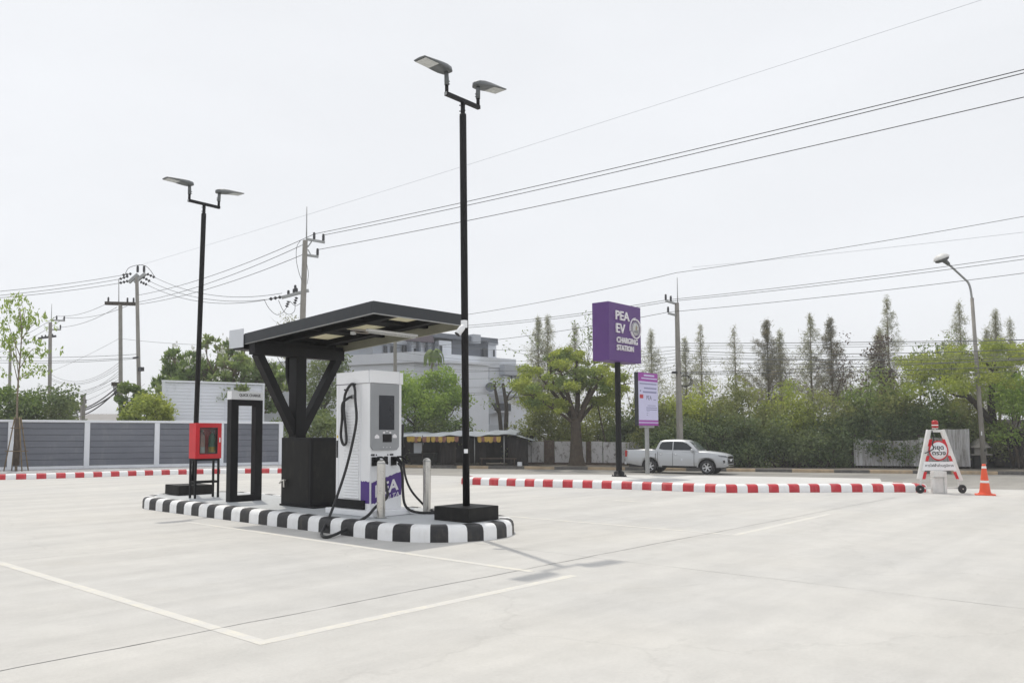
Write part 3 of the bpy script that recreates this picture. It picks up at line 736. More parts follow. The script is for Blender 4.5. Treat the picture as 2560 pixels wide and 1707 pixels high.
# ================================================================== CHARGER
QX0, QX1, QY0, QY1, QZ = 8.38, 9.05, 9.40, 10.20, IZ
t = thing('ev_charger', 'white electric vehicle fast charger with screen purple wrap and black cables', 'charger', (QX0, QY0, QZ))
q0 = V((QX0, QY0, QZ)); QW, QD, QH = QX1 - QX0, QY1 - QY0, 2.42 - QZ
def L3(x, y, z): return V((x, y, z)) - q0
mb = MB(); mb.prism([(-.13, -.22, 0), (QW + .06, -.22, 0), (QW + .06, QD + .1, 0), (-.13, QD + .1, 0)], (0, 0, .085), .012); mb.build('plinth', M['white'], t)
mb = MB(); c = .012
mb.prism([(0, c, .085), (c, 0, .085), (QW - c, 0, .085), (QW, c, .085), (QW, QD, .085), (0, QD, .085)], (0, 0, QH - .085 - .20)); body = mb.build('body', M['white'], t)
# cap
zc0, zc1 = QH - .198, QH
mb = MB()
mb.box((0.03, .02, zc0), (QW - .03, QD - .02, zc1 - .012), .004)
mb.box((.0, -.028, zc0 + .004), (QW * .87, .02, zc1), .006); 
mb.box((-.028, .0 + .02, zc0 + .004), (.03, QD * .45, zc1 - .004), .006)
mb.box((-.006, QD * .46, zc0 + .004), (.03, QD, zc1 - .01), .004)
mb.box((QW * .9, -.012, zc0 + .004), (QW + .016, QD * .5, zc1 - .01), .005); mb.build('cap', M['white'], t)
mb = MB(); mb.box((-.004, QD * .40, QH - .205), (-.0005, QD, QH - .199)); mb.box((-.0045, QD - .085, QH - .028), (-.002, QD - .02, QH - .016)); mb.build('seam', M['print_dark'], body)
# side panel seams, louvres
mb = MB()
mb.box((-.003, .205, .10), (-.0005, .209, QH - .2)); mb.box((-.003, QD - .062, .10), (-.0005, QD - .058, QH - .2)); mb.box((-.003, .25, 1.66), (-.0005, QD - .10, 1.664)); mb.build('panel_seam', M['bld_light'], body)
mb = MB(); y0, y1 = .24, .61; zlo, zhi = .24, 1.60; n = 30
mb.box((-.002, y0, zlo), (.0, y1, zhi))
for i in range(n):
    z = zlo + (zhi - zlo) * (i + .1) / n; h = (zhi - zlo) / n
    mb.prism([(-.0025, y0 + .01, z), (-.020, y0 + .01, z + h * .12), (-.0025, y0 + .01, z + h * .72)], (0, y1 - y0 - .02, 0))
mb.build('louvre_panel', M['white'], t)
mb = MB(); mb.box((-.012, QD - .045, .86), (-.001, QD - .018, 1.13), .002); mb.build('door_handle', M['black'], t)
mb = MB(); mb.prism([(-.004, QD - .032, 1.165), (-.004, QD - .012, 1.19), (-.004, QD - .032, 1.215), (-.004, QD - .052, 1.19)], (.0035, 0, 0)); mb.build('warning_label', M['yellow_label'], t)
mb = MB(); mb.box((-.035, .10, .09), (-.002, QD - .02, .225), .004); mb.build('kick_plate', M['black'], t)
# front: grey console
fx0, fx1 = 0.0, QW * .87
zA, zB = 1.2 - QZ, QH - .2
mb = MB(); mb.prism([(fx0 + .05, -.03, zA), (fx1 - .05, -.03, zA), (fx1, -.03, zA + .05), (fx1, -.03, zB), (fx0 + .0, -.03, zB), (fx0 + .0, -.03, zA + .05)], (0, .029, 0), .004); con = mb.build('console_panel', M['grey_panel'], t)
def fz(py): return 1.45 + (1084 - py) / 164.4 - QZ
mb = MB(); mb.box((.155, -.034, fz(1074)), (.475, -.0305, fz(987)), .001); mb.build('screen', M['screen'], con)
mb = MB(); mb.box((.235, -.037, fz(1105)), (.42, -.0305, fz(1085)), .002); mb.build('card_reader', M['black'], con)
mb = MB()
def cloud(x, z, s):
    pts = [(-.022, -.02), (.066, -.02)] + [(.046 + .020 * math.cos(a), .0 + .02 * math.sin(a)) for a in (-.6, 0, .7, 1.3)] + [(.022 + .027 * math.cos(a), .012 + .024 * math.sin(a)) for a in (.5, 1.1, 1.7, 2.4)] + [(.0 + .022 * math.cos(a), .0 + .02 * math.sin(a)) for a in (2.0, 2.6, 3.2, 3.9)]
    mb.prism([V((x + p * s, -.0335, z + q * s)) for p, q in pts], (0, .0027, 0))
cloud(.09, fz(1092), 1.1); cloud(.46, fz(1091), 1.1)
for x in (.25, .32, .39): mb.tube([V((x, -.0335, fz(1118))), V((x, -.0308, fz(1118)))], .008, 8)
mb.box((.24, -.0335, fz(1083)), (.28, -.0308, fz(1079))); mb.box((.37, -.0335, fz(1083)), (.41, -.0308, fz(1079))); mb.box((.305, -.0335, fz(1078.5)), (.345, -.0308, fz(1076.5))); mb.build('white_icon', M['lettering'], con)
# lower front: sockets
for x, nm in ((.0, 'l'), (.40, 'r')):
    mb = MB(); mb.box((x + .03, -.035, fz(1164)), (x + .13, -.002, fz(1142)), .005); mb.build('holster', M['black'], t)
mb = MB(); mb.box((.29, -.012, fz(1157)), (.365, -.001, fz(1141)), .003); mb.build('centre_socket', M['black'], t)
mb = MB()
for x in (.0, .39):
    mb.box((x + .02, -.0035, fz(1139)), (x + .04, -.0008, fz(1134.5))); mb.box((x + .045, -.0035, fz(1139)), (x + .095, -.0008, fz(1134.5))); 
    mb.tube([V((x + (.13 if x == 0 else -.02), -.0035, fz(1137))), V((x + (.13 if x == 0 else -.02), -.0008, fz(1137)))], .013, 8)
mb.build('connector_symbol', M['ink'], t)
# purple wrap on the front with rough brush edge
def purp(x): return .66 + .10 * (x - .1) / .5
top = []
for i in range(27):
    x = .03 + (QW - .04) * i / 26; zt_ = fz(1206) + (fz(1180) - fz(1206)) * i / 26 + random.uniform(-.008, .008); top.append((x, zt_))
bot = []
for i in range(27):
    x = .03 + (QW - .04) * i / 26; zb_ = fz(1259) + (fz(1240) - fz(1259)) * i / 26 + random.uniform(-.010, .010); bot.append((x, zb_))
mb = MB(); mb.grid([[(x, -.0025, z) for x, z in bot], [(x, -.0025, z) for x, z in top]], False); wr = mb.build('purple_wrap', M['purple'], t)
sl = (fz(1180) - fz(1206)) / QW
text('PEA', .2, M['lettering'], 'lettering', wr, (.11, -.0035, fz(1243)), (1, 0, sl * .9), (0, 0, 1), .0006, .006, (.50, .185))
text('VOLTA', .1, M['lettering'], 'lettering', wr, (.22, -.0035, fz(1258) + .012), (1, 0, sl * .9), (.18, 0, 1), .0006, .0, (.40, .075))
mb = MB(); n = 12; yy = [0.006 + .20 * i / n for i in range(n + 1)]
mb.grid([[(-.0028, y, fz(1257)) for y in yy], [(-.0028, y, fz(1202.5) + random.uniform(-.01, .008)) for y in yy]], False); mb.build('side_wrap', M['purple'], t)
# cable gland, hook
mb = MB(); gy, gz = .385, fz(990); mb.tube([(-.001, gy, gz), (-.04, gy, gz)], .034, 14); mb.build('cable_gland', M['galv'], t)
mb = MB(); hy, hz = .365, fz(958); mb.box((-.05, hy - .03, hz - .02), (-.001, hy + .03, hz + .02), .005); mb.tube([(-.001, .52, fz(972)), (-.075, .52, fz(972))], .014, 8); mb.build('cable_hook', M['black'], t)
def fy(px): # local y on the side face from a photo column
    return (925 - px) / 89.0 * QD
P = [(-.03, gy, gz), (-.08, gy + .03, gz - .02), (-.10, fy(866), fz(1008)), (-.07, fy(861), fz(1045)), (-.07, fy(858), fz(1085)), (-.07, fy(862), fz(1106)), (-.075, fy(868), fz(1112)),
     (-.07, fy(873), fz(1103)), (-.065, fy(870), fz(1070)), (-.07, fy(866), fz(1025)), (-.075, fy(868), fz(990)), (-.07, fy(876), fz(968)), (-.065, fy(887), fz(958)), (-.075, fy(895), fz(972)),
     (-.08, fy(897), fz(1000))]
g = lambda px, py, z: at(px, py, z) - q0
def onx(px, py, X):
    d = ray(px, py); return CAM + d * (X / d.x) - q0
P += [onx(891, 1050, 8.27), onx(880, 1112, 8.24), onx(864, 1175, 8.17), onx(845, 1233, 8.04), onx(826, 1285, 7.86), onx(811, 1318, 7.68)]
P += [g(804, 1333, .035), g(810, 1341, .025), g(826, 1340, .03), onx(856, 1327, 7.66), onx(893, 1305, 7.86), onx(920, 1288, 8.08), onx(938, 1268, 8.34)]
P += [V((.13, -.24, fz(1240))), V((.155, -.20, fz(1215))), V((.13, -.15, fz(1180))), V((.105, -.11, fz(1160)))]
mb = MB(); mb.tube(bez(P, 9), .0215, 10); mb.build('charging_cable', M['rubber'], t)
def gun(x):
    mb = MB(); a = V((x + .08, -.03, fz(1148))); mb.tube([a, a + V((.01, -.06, -.005)), a + V((.02, -.12, -.05)), a + V((.015, -.13, -.12))], [.034, .032, .024, .022], 10)
    mb.tube(bez([a + V((.02, -.03, .03)), a + V((.06, -.10, .03)), a + V((.09, -.17, -.03)), a + V((.085, -.18, -.07))], 4), [.014] * 13, 8)
    mb.bar(a + V((.06, -.11, .0)), a + V((.085, -.16, -.06)), .022, .016); return mb.build('charging_connector', M['black'], t)
gun(.0); gun(.41)
mb = MB()
for k in range(3):
    x = QW + .03 + .022 * k
    mb.tube(bez([(QW, .12 + .05 * k, fz(957)), (x, .10 + .04 * k, fz(985)), (x + .01, .09 + .04 * k, fz(1050)), (x + .005, .08 + .05 * k, fz(1110)), (x + .06 - .02 * k, .06 + .03 * k, fz(1128)), (x + .03, .08, fz(1060))], 6), .021, 8)
mb.build('stowed_cable_loop', M['rubber'], t)
mb = MB(); mb.box((QW + .0, .03, fz(1140)), (QW + .12, .16, fz(1118)), .01); mb.build('side_holster', M['black'], t)
P = [(QW + .09, .08, fz(1118)), (QW + .10, .07, fz(1150)), (QW + .12, .05, fz(1190)), (QW + .18, -.0, fz(1225)), (QW + .28, -.10, fz(1255)), (QW + .42, -.25, .03), (QW + .52, -.6, .025), (QW + .45, -.9, .025)]
mb = MB(); mb.tube(bez(P, 8), .018, 9); mb.build('charging_cable', M['rubber'], t)
P = [(.50, -.16, fz(1168)), (.525, -.17, fz(1195)), (.53, -.17, fz(1225)), (.55, -.19, .16), (.62, -.25, .06), (.72, -.36, .026), (.85, -.50, .024), (.95, -.72, .024), (.92, -.95, .024)]
mb = MB(); mb.tube(bez([V((.445, -.155, fz(1158)))] + [V(p) for p in P], 8), .021, 9); mb.build('charging_cable', M['rubber'], t)

# ================================================================== BOLLARDS
def bollard(x, y, label):
    b = thing('bollard', label, 'bollard', (x, y, IZ), 0, 'steel bollards in front of the charger')
    mb = MB(); r = .062
    mb.lathe([(r, .0), (r, .80)] + [(r * math.cos(a), .80 + r * .85 * math.sin(a)) for a in [i * math.pi / 16 for i in range(1, 8)]] + [(0, .80 + r * .85)], 24); mb.build('post', M['steel'], b)
    mb = MB(); mb.lathe([(r + .0015, .795), (r + .0035, .798), (r + .0035, .806), (r + .0015, .809)], 24); mb.lathe([(.0, .003), (r + .03, .003), (r + .03, .008), (r, .010)], 20); mb.build('weld_ring', M['galv'], b)
bollard(8.30, 9.06, 'round topped steel bollard hiding the front corner of the white charger')
bollard(9.41, 9.20, 'round topped steel bollard standing alone between charger and near lamp')

# ================================================================== FENCE, BILLBOARD, LEFT SIDE
FA = dep(24, 1174, 31.2); FB = dep(700, 1160, 36.8); FA.z = FB.z = .05
fd = (FB - FA).normalized(); fn_ = V((-fd.y, fd.x, 0)); flen = (FB - FA).length; sp = flen / 4
ang = math.atan2(fd.y, fd.x)
t = thing('boundary_fence', 'low grey plank boundary fence with white posts and coping behind the left kerb', 'fence', FA, ang)
FH = 1.93
for i in range(-2, 5):
    x = i * sp
    mb = MB(); mb.box((x - .10, -.10, -.6), (x + .10, .10, FH - .09), .012); mb.build('post', M['white_wall'], t)
for i in range(-2, 4):
    x0, x1 = i * sp + .101, (i + 1) * sp - .101; n = 7; z0, z1 = .16, FH - .095
    mb = MB(); hh = (z1 - z0) / n
    prof = []
    for k in range(n):
        a = z0 + k * hh; prof += [(0.0, a), (-.03, a + .012), (-.03, a + hh - .006), (0.0, a + hh - .001)]
    mb.grid([[(x, -.02 + y, z) for y, z in prof] for x in (x0, x1)], False)
    mb.box((x0, .0, z0), (x1, .04, z1)); mb.build('plank_panel', M['fence_panel'], t)
    mb = MB(); mb.box((x0, -.085, -.6), (x1, .085, .155), .01); mb.build('base_beam', M['white_wall'], t)
mb = MB(); mb.box((-2 * sp - .11, -.115, FH - .088), (4 * sp + .11, .115, FH), .012); mb.build('coping', M['white_wall'], t)

A = dep(404, 1050, 45); B = dep(659, 1050, 48); A.z = B.z = -.7; bd_ = (B - A).normalized(); L = (B - A).length
t = thing('billboard', 'stained white corrugated billboard panel rising behind the grey fence', 'billboard', A, math.atan2(bd_.y, bd_.x))
ht = zof(950, 45) + .7
mb = MB(); n = 26; rows = []
prof = []
for k in range(n):
    z = .2 + (ht - .3) * k / n; s = (ht - .3) / n; prof += [(0, z), (-.014, z + s * .3), (-.014, z + s * .6), (0, z + s * .9)]
mb.grid([[(x, y, z) for y, z in prof] for x in (.12, L * .33, L * .66, L - .12)], False); mb.build('sheet', M['billboard'], t)
for x in (0, L - .12):
    mb = MB(); mb.box((x, -.1, 0), (x + .12, .1, ht - .10)); mb.build('post', M['white_wall'], t)
mb = MB(); mb.box((-.02, -.13, ht - .098), (L + .02, .12, ht)); mb.build('top_rail', M['white_wall'], t)
mb = MB()
for x in (L * .33, L * .6): mb.box((x, -.052, .2), (x + .05, -.037, ht - .1))
mb.build('batten', M['billboard'], t)

# young staked tree
def at_ground(px, D, z): p = dep(px, 1100, D); p.z = z; return p
YB = at(40, 1177, .1); YD = YB.dot(F0); yb = YB
t = thing('young_tree', 'sparse young tree with wooden stakes in front of the fence', 'tree', yb)
up = lambda px, py: dep(px, py, YD) - yb
mb = MB(); mb.tube(bez([(0, 0, -.05), up(42, 1060), up(44, 980), up(50, 900), up(54, 830), up(50, 770)], 5), [.05 - .0016 * i for i in range(26)], 8)
brs = [((46, 960), (24, 880), (14, 850)), ((46, 940), (36, 860), (38, 815)), ((50, 920), (75, 870), (92, 885)), ((50, 890), (28, 830), (20, 800)), ((53, 850), (72, 815), (88, 800)), ((53, 820), (45, 780), (42, 765)), ((46, 950), (70, 930), (100, 925)), ((53, 830), (62, 790), (55, 755)), ((48, 910), (20, 860), (0, 830))]
tips = []
for b in brs:
    dz = F0 * random.uniform(-.5, .5); q = [up(*b[0]), up(*b[1]) + dz * .5, up(*b[2]) + dz]; mb.tube(bez(q, 4), [.018 - .0016 * i for i in range(9)], 5); tips += q[1:]
mb.build('trunk', M['bark_pale'], t)
P = []
for q in tips:
    for k in range(6):
        c = np.array(q) + rng.normal(size=3) * (.26, .26, .22); P.append(c + rng.normal(size=(6, 3)) * .075)
for k in range(26):
    c = np.array(up(random.uniform(8, 98), random.uniform(760, 950))); P.append(c + rng.normal(size=(5, 3)) * .09)
P = np.concatenate(P); leaf_obj('crown', P, .19 * rng.uniform(.6, 1.3, len(P)), M['leaf_young'], t, .38, 1.6)
ring = [(-.34, -.2), (.34, -.25), (.30, .3), (-.3, .28)]
for k, (x, y) in enumerate(ring):
    mb = MB(); b = R0 * x + F0 * y; mb.tube([b, b * .25 + Z0 * 1.95], .022, 7); mb.build('stake', M['bamboo'], t)
for z, s in ((.72, .72), (1.56, .42)):
    q = [R0 * x * s + F0 * y * s + Z0 * z for x, y in ring]; mb = MB()
    for a, b in zip(q, q[1:] + q[:1]): mb.tube([a + (a - b) * .22, b + (b - a) * .22], .016, 6)
    mb.build('stake_tie', M['bamboo'], t)
mb = MB(); mb.tube([(0, 0, .2), (0, 0, 1.9)], .11, 9); mb.build('trunk_wrap', M['bark'], t)

# ================================================================== VEGETATION ON THE LEFT
GB = 'greenery behind the grey fence'
def ptree(name, label, px, D, topy, wpx, hpx, leaf, bark, basez=-.6, **k):
    m = D / FP; b = at_ground(px, D, basez); h = zof(topy, D) - basez; w = wpx * m; ch = hpx * m
    return tree(name, label, k.pop('cat', 'tree'), b, h, w, ch, k.pop('trunk', max(.5, h - ch * .75)), k.pop('tr', .14), leaf, bark, group=k.pop('group', None), **k)
ptree('leafy_tree', 'bright bushy tree behind the fence at the far left edge', 22, 46, 957, 165, 140, M['leaf_mid'], M['bark'], nleaf=3500, group=GB, nclump=22)
ptree('leafy_tree', 'dark green tree behind the young staked tree and fence', 120, 47, 968, 190, 120, M['leaf_dark'], M['bark'], nleaf=4200, group=GB, nclump=24)
ptree('leafy_tree', 'hazy pale green tree left of the short grey post', 172, 75, 972, 80, 100, M['leaf_mid'], M['bark'], nleaf=1800, group=GB, nclump=14, lsize=.28)
ptree('leafy_tree', 'tapering dark green bush at the foot of the two tall poles', 330, 44, 938, 90, 150, M['leaf_mid'], M['bark'], nleaf=2600, group=GB, nclump=16)
ptree('leafy_tree', 'yellow green bush left of the white billboard', 368, 43, 975, 130, 130, M['leaf_yellow'], M['bark'], nleaf=3000, group=GB, nclump=18)
# plumeria: visible fork work and white flowers
PLD = 50; pb = at_ground(545, PLD, -.6)
t = thing('plumeria_tree', 'wide plumeria tree with white blossoms above the white billboard', 'tree', pb)
mb = MB(); mb.tube(bez([(0, 0, 0), (.1, 0, 1.2), (0, 0.1, 2.2)], 4), [.24, .22, .2, .19, .18, .17, .17, .16, .16], 9)
ends = []
def fork(p, d, L, r, lev):
    q = p + d * L; mb.tube([p, p.lerp(q, .5) + V((random.gauss(0, .04),) * 3), q], [r, r * .85, r * .72], 6)
    if lev == 0: ends.append(q); return
    for k in range(3 if lev > 1 else 2):
        dd = (d + V((random.gauss(0, .62), random.gauss(0, .62), random.gauss(.12, .3)))).normalized()
        if dd.z < -.05: dd.z = .15
        fork(q, dd.normalized(), L * random.uniform(.62, .85), r * .66, lev - 1)
for k in range(12):
    a = k * 2 * math.pi / 12 + random.uniform(-.2, .2); e = random.uniform(.2, 1.15)
    dd = (R0 * math.cos(a) * 1.5 + F0 * math.sin(a)) * math.cos(e) + Z0 * math.sin(e)
    fork(V((0, 0, 1.5)), dd.normalized(), random.uniform(1.1, 1.5), .09, 4 if k % 2 else 3)
mb.build('trunk', M['bark_pale'], t)
hp_ = zof(850, PLD) + .6; ez = sorted(e.z for e in ends)[-4]; ew = sorted(abs(e.dot(R0)) for e in ends)[-6]
P = []; Dr = []
for e in ends:
    k = 19; a = rng.random(k) * 6.283; el = rng.uniform(-.1, 1.0, k)
    dd = np.stack([np.cos(a) * np.cos(el), np.sin(a) * np.cos(el), np.sin(el)], 1); P.append(np.array(e) + dd * .20); Dr.append(dd)
P = np.concatenate(P); Dr = np.concatenate(Dr)
leaf_obj('crown', P, .36 * rng.uniform(.7, 1.2, len(P)), M['leaf_glossy'], t, .34, .2, Dr)
fl = random.sample(ends, max(10, len(ends) // 5)); P = np.concatenate([np.array(e) + V((0, 0, .28)) + rng.normal(size=(16, 3)) * .09 for e in fl])
leaf_obj('blossom', P, np.full(len(P), .12), M['petal'], t, .9, 0)
t.scale = (4.1 / ew, 4.1 / ew, (hp_ - .2) / ez)
ptree('leafy_tree', 'round green tree behind the white billboard under the plumeria', 470, 53, 900, 190, 120, M['leaf_glossy'], M['bark'], nleaf=3600, group=GB, nclump=24)
ptree('leafy_tree', 'loose tree between canopy column and left brace', 690, 56, 905, 120, 150, M['leaf_mid'], M['bark'], nleaf=2600, group=GB, nclump=18)
ptree('leafy_tree', 'twiggy brown tree seen behind the canopy column', 810, 54, 862, 150, 190, M['leaf_dark'], M['bark_dark'], nleaf=3200, group=GB, nclump=20, lsize=.2)
ptree('leafy_tree', 'thin bare topped tree rising behind the canopy roof', 722, 66, 778, 110, 150, M['leaf_needle'], M['bark_dark'], nleaf=500, group=GB, nclump=12, lsize=.2)
bush('dense_shrub', 'dark dense shrub between canopy column and white charger', 'shrub', at_ground(800, 45, -.5), 3.0, 2.5, 4.0, M['leaf_dark'], 5000, .22, GB)
bush('dense_shrub', 'green shrub behind the fence end under the left brace', 'shrub', at_ground(715, 48, -.5), 2.4, 2.0, 3.4, M['leaf_mid'], 2500, .2, GB)
# small wall, roof and post behind the fence
A = dep(640, 1050, 52); B = dep(760, 1050, 53.5)
t = thing('garden_wall', 'plain grey garden wall behind the canopy column and billboard', 'wall', (A.x, A.y, -.7), math.atan2(B.y - A.y, B.x - A.x))
L = (B - A).length; h = zof(972, 52) + .7
mb = MB(); mb.box((0, 0, 0), (L, .15, h)); mb.build('wall', M['bld_light'], t); mb = MB(); mb.box((-.05, -.05, h + .002), (L + .05, .2, h + .08)); mb.build('coping', M['bld_grey'], t)
A = at_ground(195, 70, -.7); t = thing('low_shed', 'low shed with grey pitched roof behind the fence', 'shed', A, HEAD - math.pi / 2)
mb = MB(); mb.box((-.8, 0, 0), (3.2, 3, zof(1062, 70) + .7)); mb.build('wall', M['bld_grey'], t)
z0 = zof(1060, 70) + .7; z1 = zof(1036, 70) + .7
mb = MB(); mb.prism([(-1.0, -.4, z0), (3.6, -.4, z0), (3.4, 1.5, z1), (.2, 1.5, z1)], (0, 0, .08)); mb.build('roof', M['tile_roof'], t)
A = at_ground(205, 52, -.6); t = thing('short_post', 'short grey concrete post carrying drooping cables behind the fence', 'post', A)
mb = MB(); mb.box((-.11, -.11, 0), (.11, .11, zof(986, 52) + .6)); mb.build('shaft', M['concrete_pole'], t); mb = MB(); mb.box((.11, -.05, zof(1008, 52) + .6), (.2, .05, zof(998, 52) + .6)); mb.build('cable_clamp', M['porcelain'], t)

# ================================================================== UTILITY POLES
UP_G = 'concrete utility poles along the roads'
def insul(mb, p, h=.32, r=.07):
    m = Matrix.Translation(p)
    mb.lathe([(0, 0), (r * .55, 0), (r, h * .12), (r * .8, h * .22), (r, h * .34), (r * .8, h * .45), (r, h * .58), (r * .8, h * .7), (r * .9, h * .85), (r * .4, h), (0, h)], 9, m)
POLE = {}
def upole(key, label, px0, py0, pxb, D, basez, wt, wb, rod=0, dx=None):
    b = at_ground(pxb, D, basez); tp = dep(px0, py0, D)
    t = thing('utility_pole', label, 'utility pole', b, 0, UP_G); top = tp - b
    mb = MB(); 
    x = R0 * .94 + F0 * .34; y = V((-x.y, x.x, 0))
    a = [x * s * wb / 2 + y * u * wb / 2 for s, u in ((-1, -1), (1, -1), (1, 1), (-1, 1))]; c = [top + x * s * wt / 2 + y * u * wt / 2 for s, u in ((-1, -1), (1, -1), (1, 1), (-1, 1))]
    n = 6; rows = [[a[j].lerp(c[j], i / n) for j in (0, 1, 2, 3, 0)] for i in range(n + 1)]; mb.grid(rows, False); mb.face(c); mb.build('shaft', M['concrete_pole'], t)
    if rod:
        mb = MB(); mb.tube([top + V((0, 0, -.3)) + x * .06, top + x * .06 + V((0, 0, rod))], [.035, .02], 6); mb.build('lightning_rod', M['galv'], t)
    POLE[key] = (t, b, D); return t
def parm(key, p0, p1, ins=(), m='galv', w=.1, brace=None, ih=.34, dd=0):
    """Cross arm given by two photo points at the pole's own distance; ins = fractions that carry an insulator."""
    t, b, D = POLE[key]; a = dep(*p0, D) - b; c = dep(*p1, D + dd) - b
    mb = MB(); mb.bar(a, c, w, w * 1.1); ar = mb.build('crossarm', M[m], t)
    for f in ins:
        mb = MB(); insul(mb, a.lerp(c, f) + Z0 * w * .55, ih); mb.build('insulator', M['porcelain'], ar)
    if brace:
        mb = MB(); mb.bar(dep(*brace[0], D) - b, dep(*brace[1], D) - b, .05, .05); mb.build('arm_brace', M[m], t)
def strain(key, p0, p1, n=3):
    t, b, D = POLE[key]; a = dep(*p0, D) - b; c = dep(*p1, D) - b; d = (c - a); L = d.length
    q = Vector((0, 0, 1)).rotation_difference(d.normalized()).to_matrix().to_4x4(); q.translation = a
    mb = MB(); prof = [(0, 0)]
    for i in range(n): z = L * (i + .5) / n; prof += [(.025, z - L * .12), (.085, z - .02), (.085, z + .02), (.025, z + L * .12)]
    prof += [(.025, L), (0, L)]; mb.lathe(prof, 8, q); mb.build('strain_insulator', M['porcelain'], t)
upole('A', 'tall concrete pole with lightning rod rising behind the canopy roof', 763, 601, 745, 38, -.6, .20, .30, 1.6)
parm('A', (766, 598), (812, 606), (.42, .92), brace=((769, 618), (779, 604))); parm('A', (768, 638), (796, 642), (.92,), brace=((770, 624), (778, 639)))
parm('A', (704, 744), (772, 726), (.25, .45, .55), 'galv', .12, ih=.2); 
for k, (a, b) in enumerate([((705, 742), (672, 748)), ((722, 752), (716, 768)), ((742, 742), (736, 760))]): strain('A', a, b)
t, b, D = POLE['A']
mb = MB(); insul(mb, dep(738, 728, D) - b, .3); mb.build('insulator', M['porcelain'], t)
mb = MB()
for pts in ([(660, 748), (672, 770), (690, 786), (706, 782), (718, 766)], [(696, 750), (708, 776), (722, 786), (736, 778), (738, 758)], [(724, 752), (738, 764), (752, 758)], [(752, 600), (742, 618), (741, 650), (747, 680), (754, 700)], [(767, 660), (771, 685), (768, 710)]):
    mb.tube(bez([dep(x, y, D - .25) - b for x, y in pts], 5), .012, 5)
mb.build('jumper_cable', M['wire'], t)
upole('B', 'pale leaning concrete pole with red tipped cross arms left of the far lamp', 342, 692, 353, 47, -.6, .19, .26)
parm('B', (322, 706), (345, 686), (), 'galv', .16); parm('B', (336, 706), (364, 684), (), 'galv', .16)
t, b, D = POLE['B']
for x in (344, 360):
    mb = MB(); insul(mb, dep(x, 681, D) - b, .4, .08); mb.build('insulator', M['porcelain'], t)
for a, c in [((330, 684), (305, 688)), ((322, 690), (298, 698)), ((322, 702), (298, 708)), ((366, 684), (388, 694)), ((356, 692), (376, 704)), ((350, 704), (368, 712))]: strain('B', a, c)
mb = MB(); mb.tube(bez([dep(x, y, D) - b for x, y in [(312, 686), (322, 670), (343, 663), (362, 664), (376, 676), (386, 692)]], 5), .016, 5); mb.build('jumper_cable', M['wire'], t)
mb = MB(); mb.box((-.25, -.2, zof(928, D) - b.z), (-.02, .2, zof(918, D) - b.z)); mb.bar(dep(334, 895, D) - b, dep(348, 893, D) - b, .3, .08); mb.build('equipment_box', M['porcelain'], t)
upole('C', 'weathered concrete pole with dark cross arm beside the pale leaning pole', 301, 762, 304, 55, -.6, .25, .27, 0)
parm('C', (263, 758), (340, 760), (.1, .72, .92), 'bark_dark', .2, ih=.32); t, b, D = POLE['C']
mb = MB(); mb.tube([dep(297, 762, D) - b, dep(297, 697, D) - b], .03, 5); mb.build('lightning_rod', M['galv'], t)
mb = MB(); mb.bar(dep(280, 960, D) - b, dep(310, 960, D) - b, .25, .25); mb.build('cable_bracket', M['bark_dark'], t)
mb = MB()
for k in range(5): mb.tube(bez([dep(283 + k * 3, 962, D) - b, dep(286 + k * 4 + random.uniform(-3, 3), 982, D) - b, dep(292 + k * 2, 990 + k * 4, D) - b, dep(298, 966, D) - b], 4), .03, 5)
mb.build('coiled_cable', M['wire'], t)
upole('E', 'distant concrete pole with lightning rod behind the young staked tree', 126, 806, 124, 66, -.6, .24, .30, 1.5)
parm('E', (128, 800), (162, 802), (.4, .95), w=.1); parm('E', (130, 824), (152, 824), (.95,), w=.1); parm('E', (96, 846), (140, 840), (.2, .4, .6, .8), 'porcelain', .14, ih=.14)
upole('F', 'distant dark pole beside the young tree crown at the left edge', 26, 862, 22, 79, -.6, .22, .28)
upole('G', 'concrete roadside pole with lightning rod between poster sign and hedge', 1692, 757, 1700, 47.5, VZ, .17, .28, 1.5)
parm('G', (1688, 759), (1664, 752), (.45, .98), 'galv', .1); parm('G', (1690, 788), (1670, 783), (.98,), 'galv', .1)
t, b, D = POLE['G']; mb = MB(); mb.bar(dep(1680, 931, D) - b, dep(1700, 931, D) - b, .18, .14); mb.build('cable_bracket', M['porcelain'], t)
mb = MB(); 
for r in (.28, .34): mb.tube([dep(1712, 952, D) - b + (R0 * math.cos(a) * r * 1.3 + Z0 * math.sin(a) * r) for a in [i * math.pi / 8 for i in range(17)]], .025, 5)
mb.build('coiled_cable', M['wire'], t)
upole('H', 'slim pole against the building under the canopy edge', 988, 800, 988, 64, -.6, .2, .26)

# ================================================================== ROADSIDE CURVED LAMP
D = 44.5; b = at_ground(2460, D, VZ); q = lambda x, y: dep(x, y, D) - b
t = thing('roadside_lamp', 'old concrete lamp post with curved arm and round hood right of the barrier', 'street lamp', b)
mb = MB(); mb.tube([q(2460, 1160), q(2441, 900), q(2430, 745)], [.13, .10, .085], 10); mb.build('post', M['concrete_pole'], t)
mb = MB(); mb.tube(bez([q(2430, 748), q(2426, 722), q(2420, 706), q(2408, 694), q(2372, 661), q(2366, 655)], 5), [.055] * 26, 8); mb.build('arm', M['galv'], t)
mb = MB(); hm = Matrix.Translation(q(2353, 645)) @ Matrix.Rotation(R(-22), 4, F0)
mb.lathe([(0, .22), (.2, .2), (.34, .1), (.40, -.02), (.40, -.06), (.2, -.08), (0, -.08)], 18, hm); hd = mb.build('lamp_hood', M['white_metal'], t)
mb = MB(); mb.lathe([(.36, -.065), (.34, -.16), (.22, -.22), (0, -.24)], 16, hm); mb.build('lamp_bowl', M['lamp_grey'], hd)
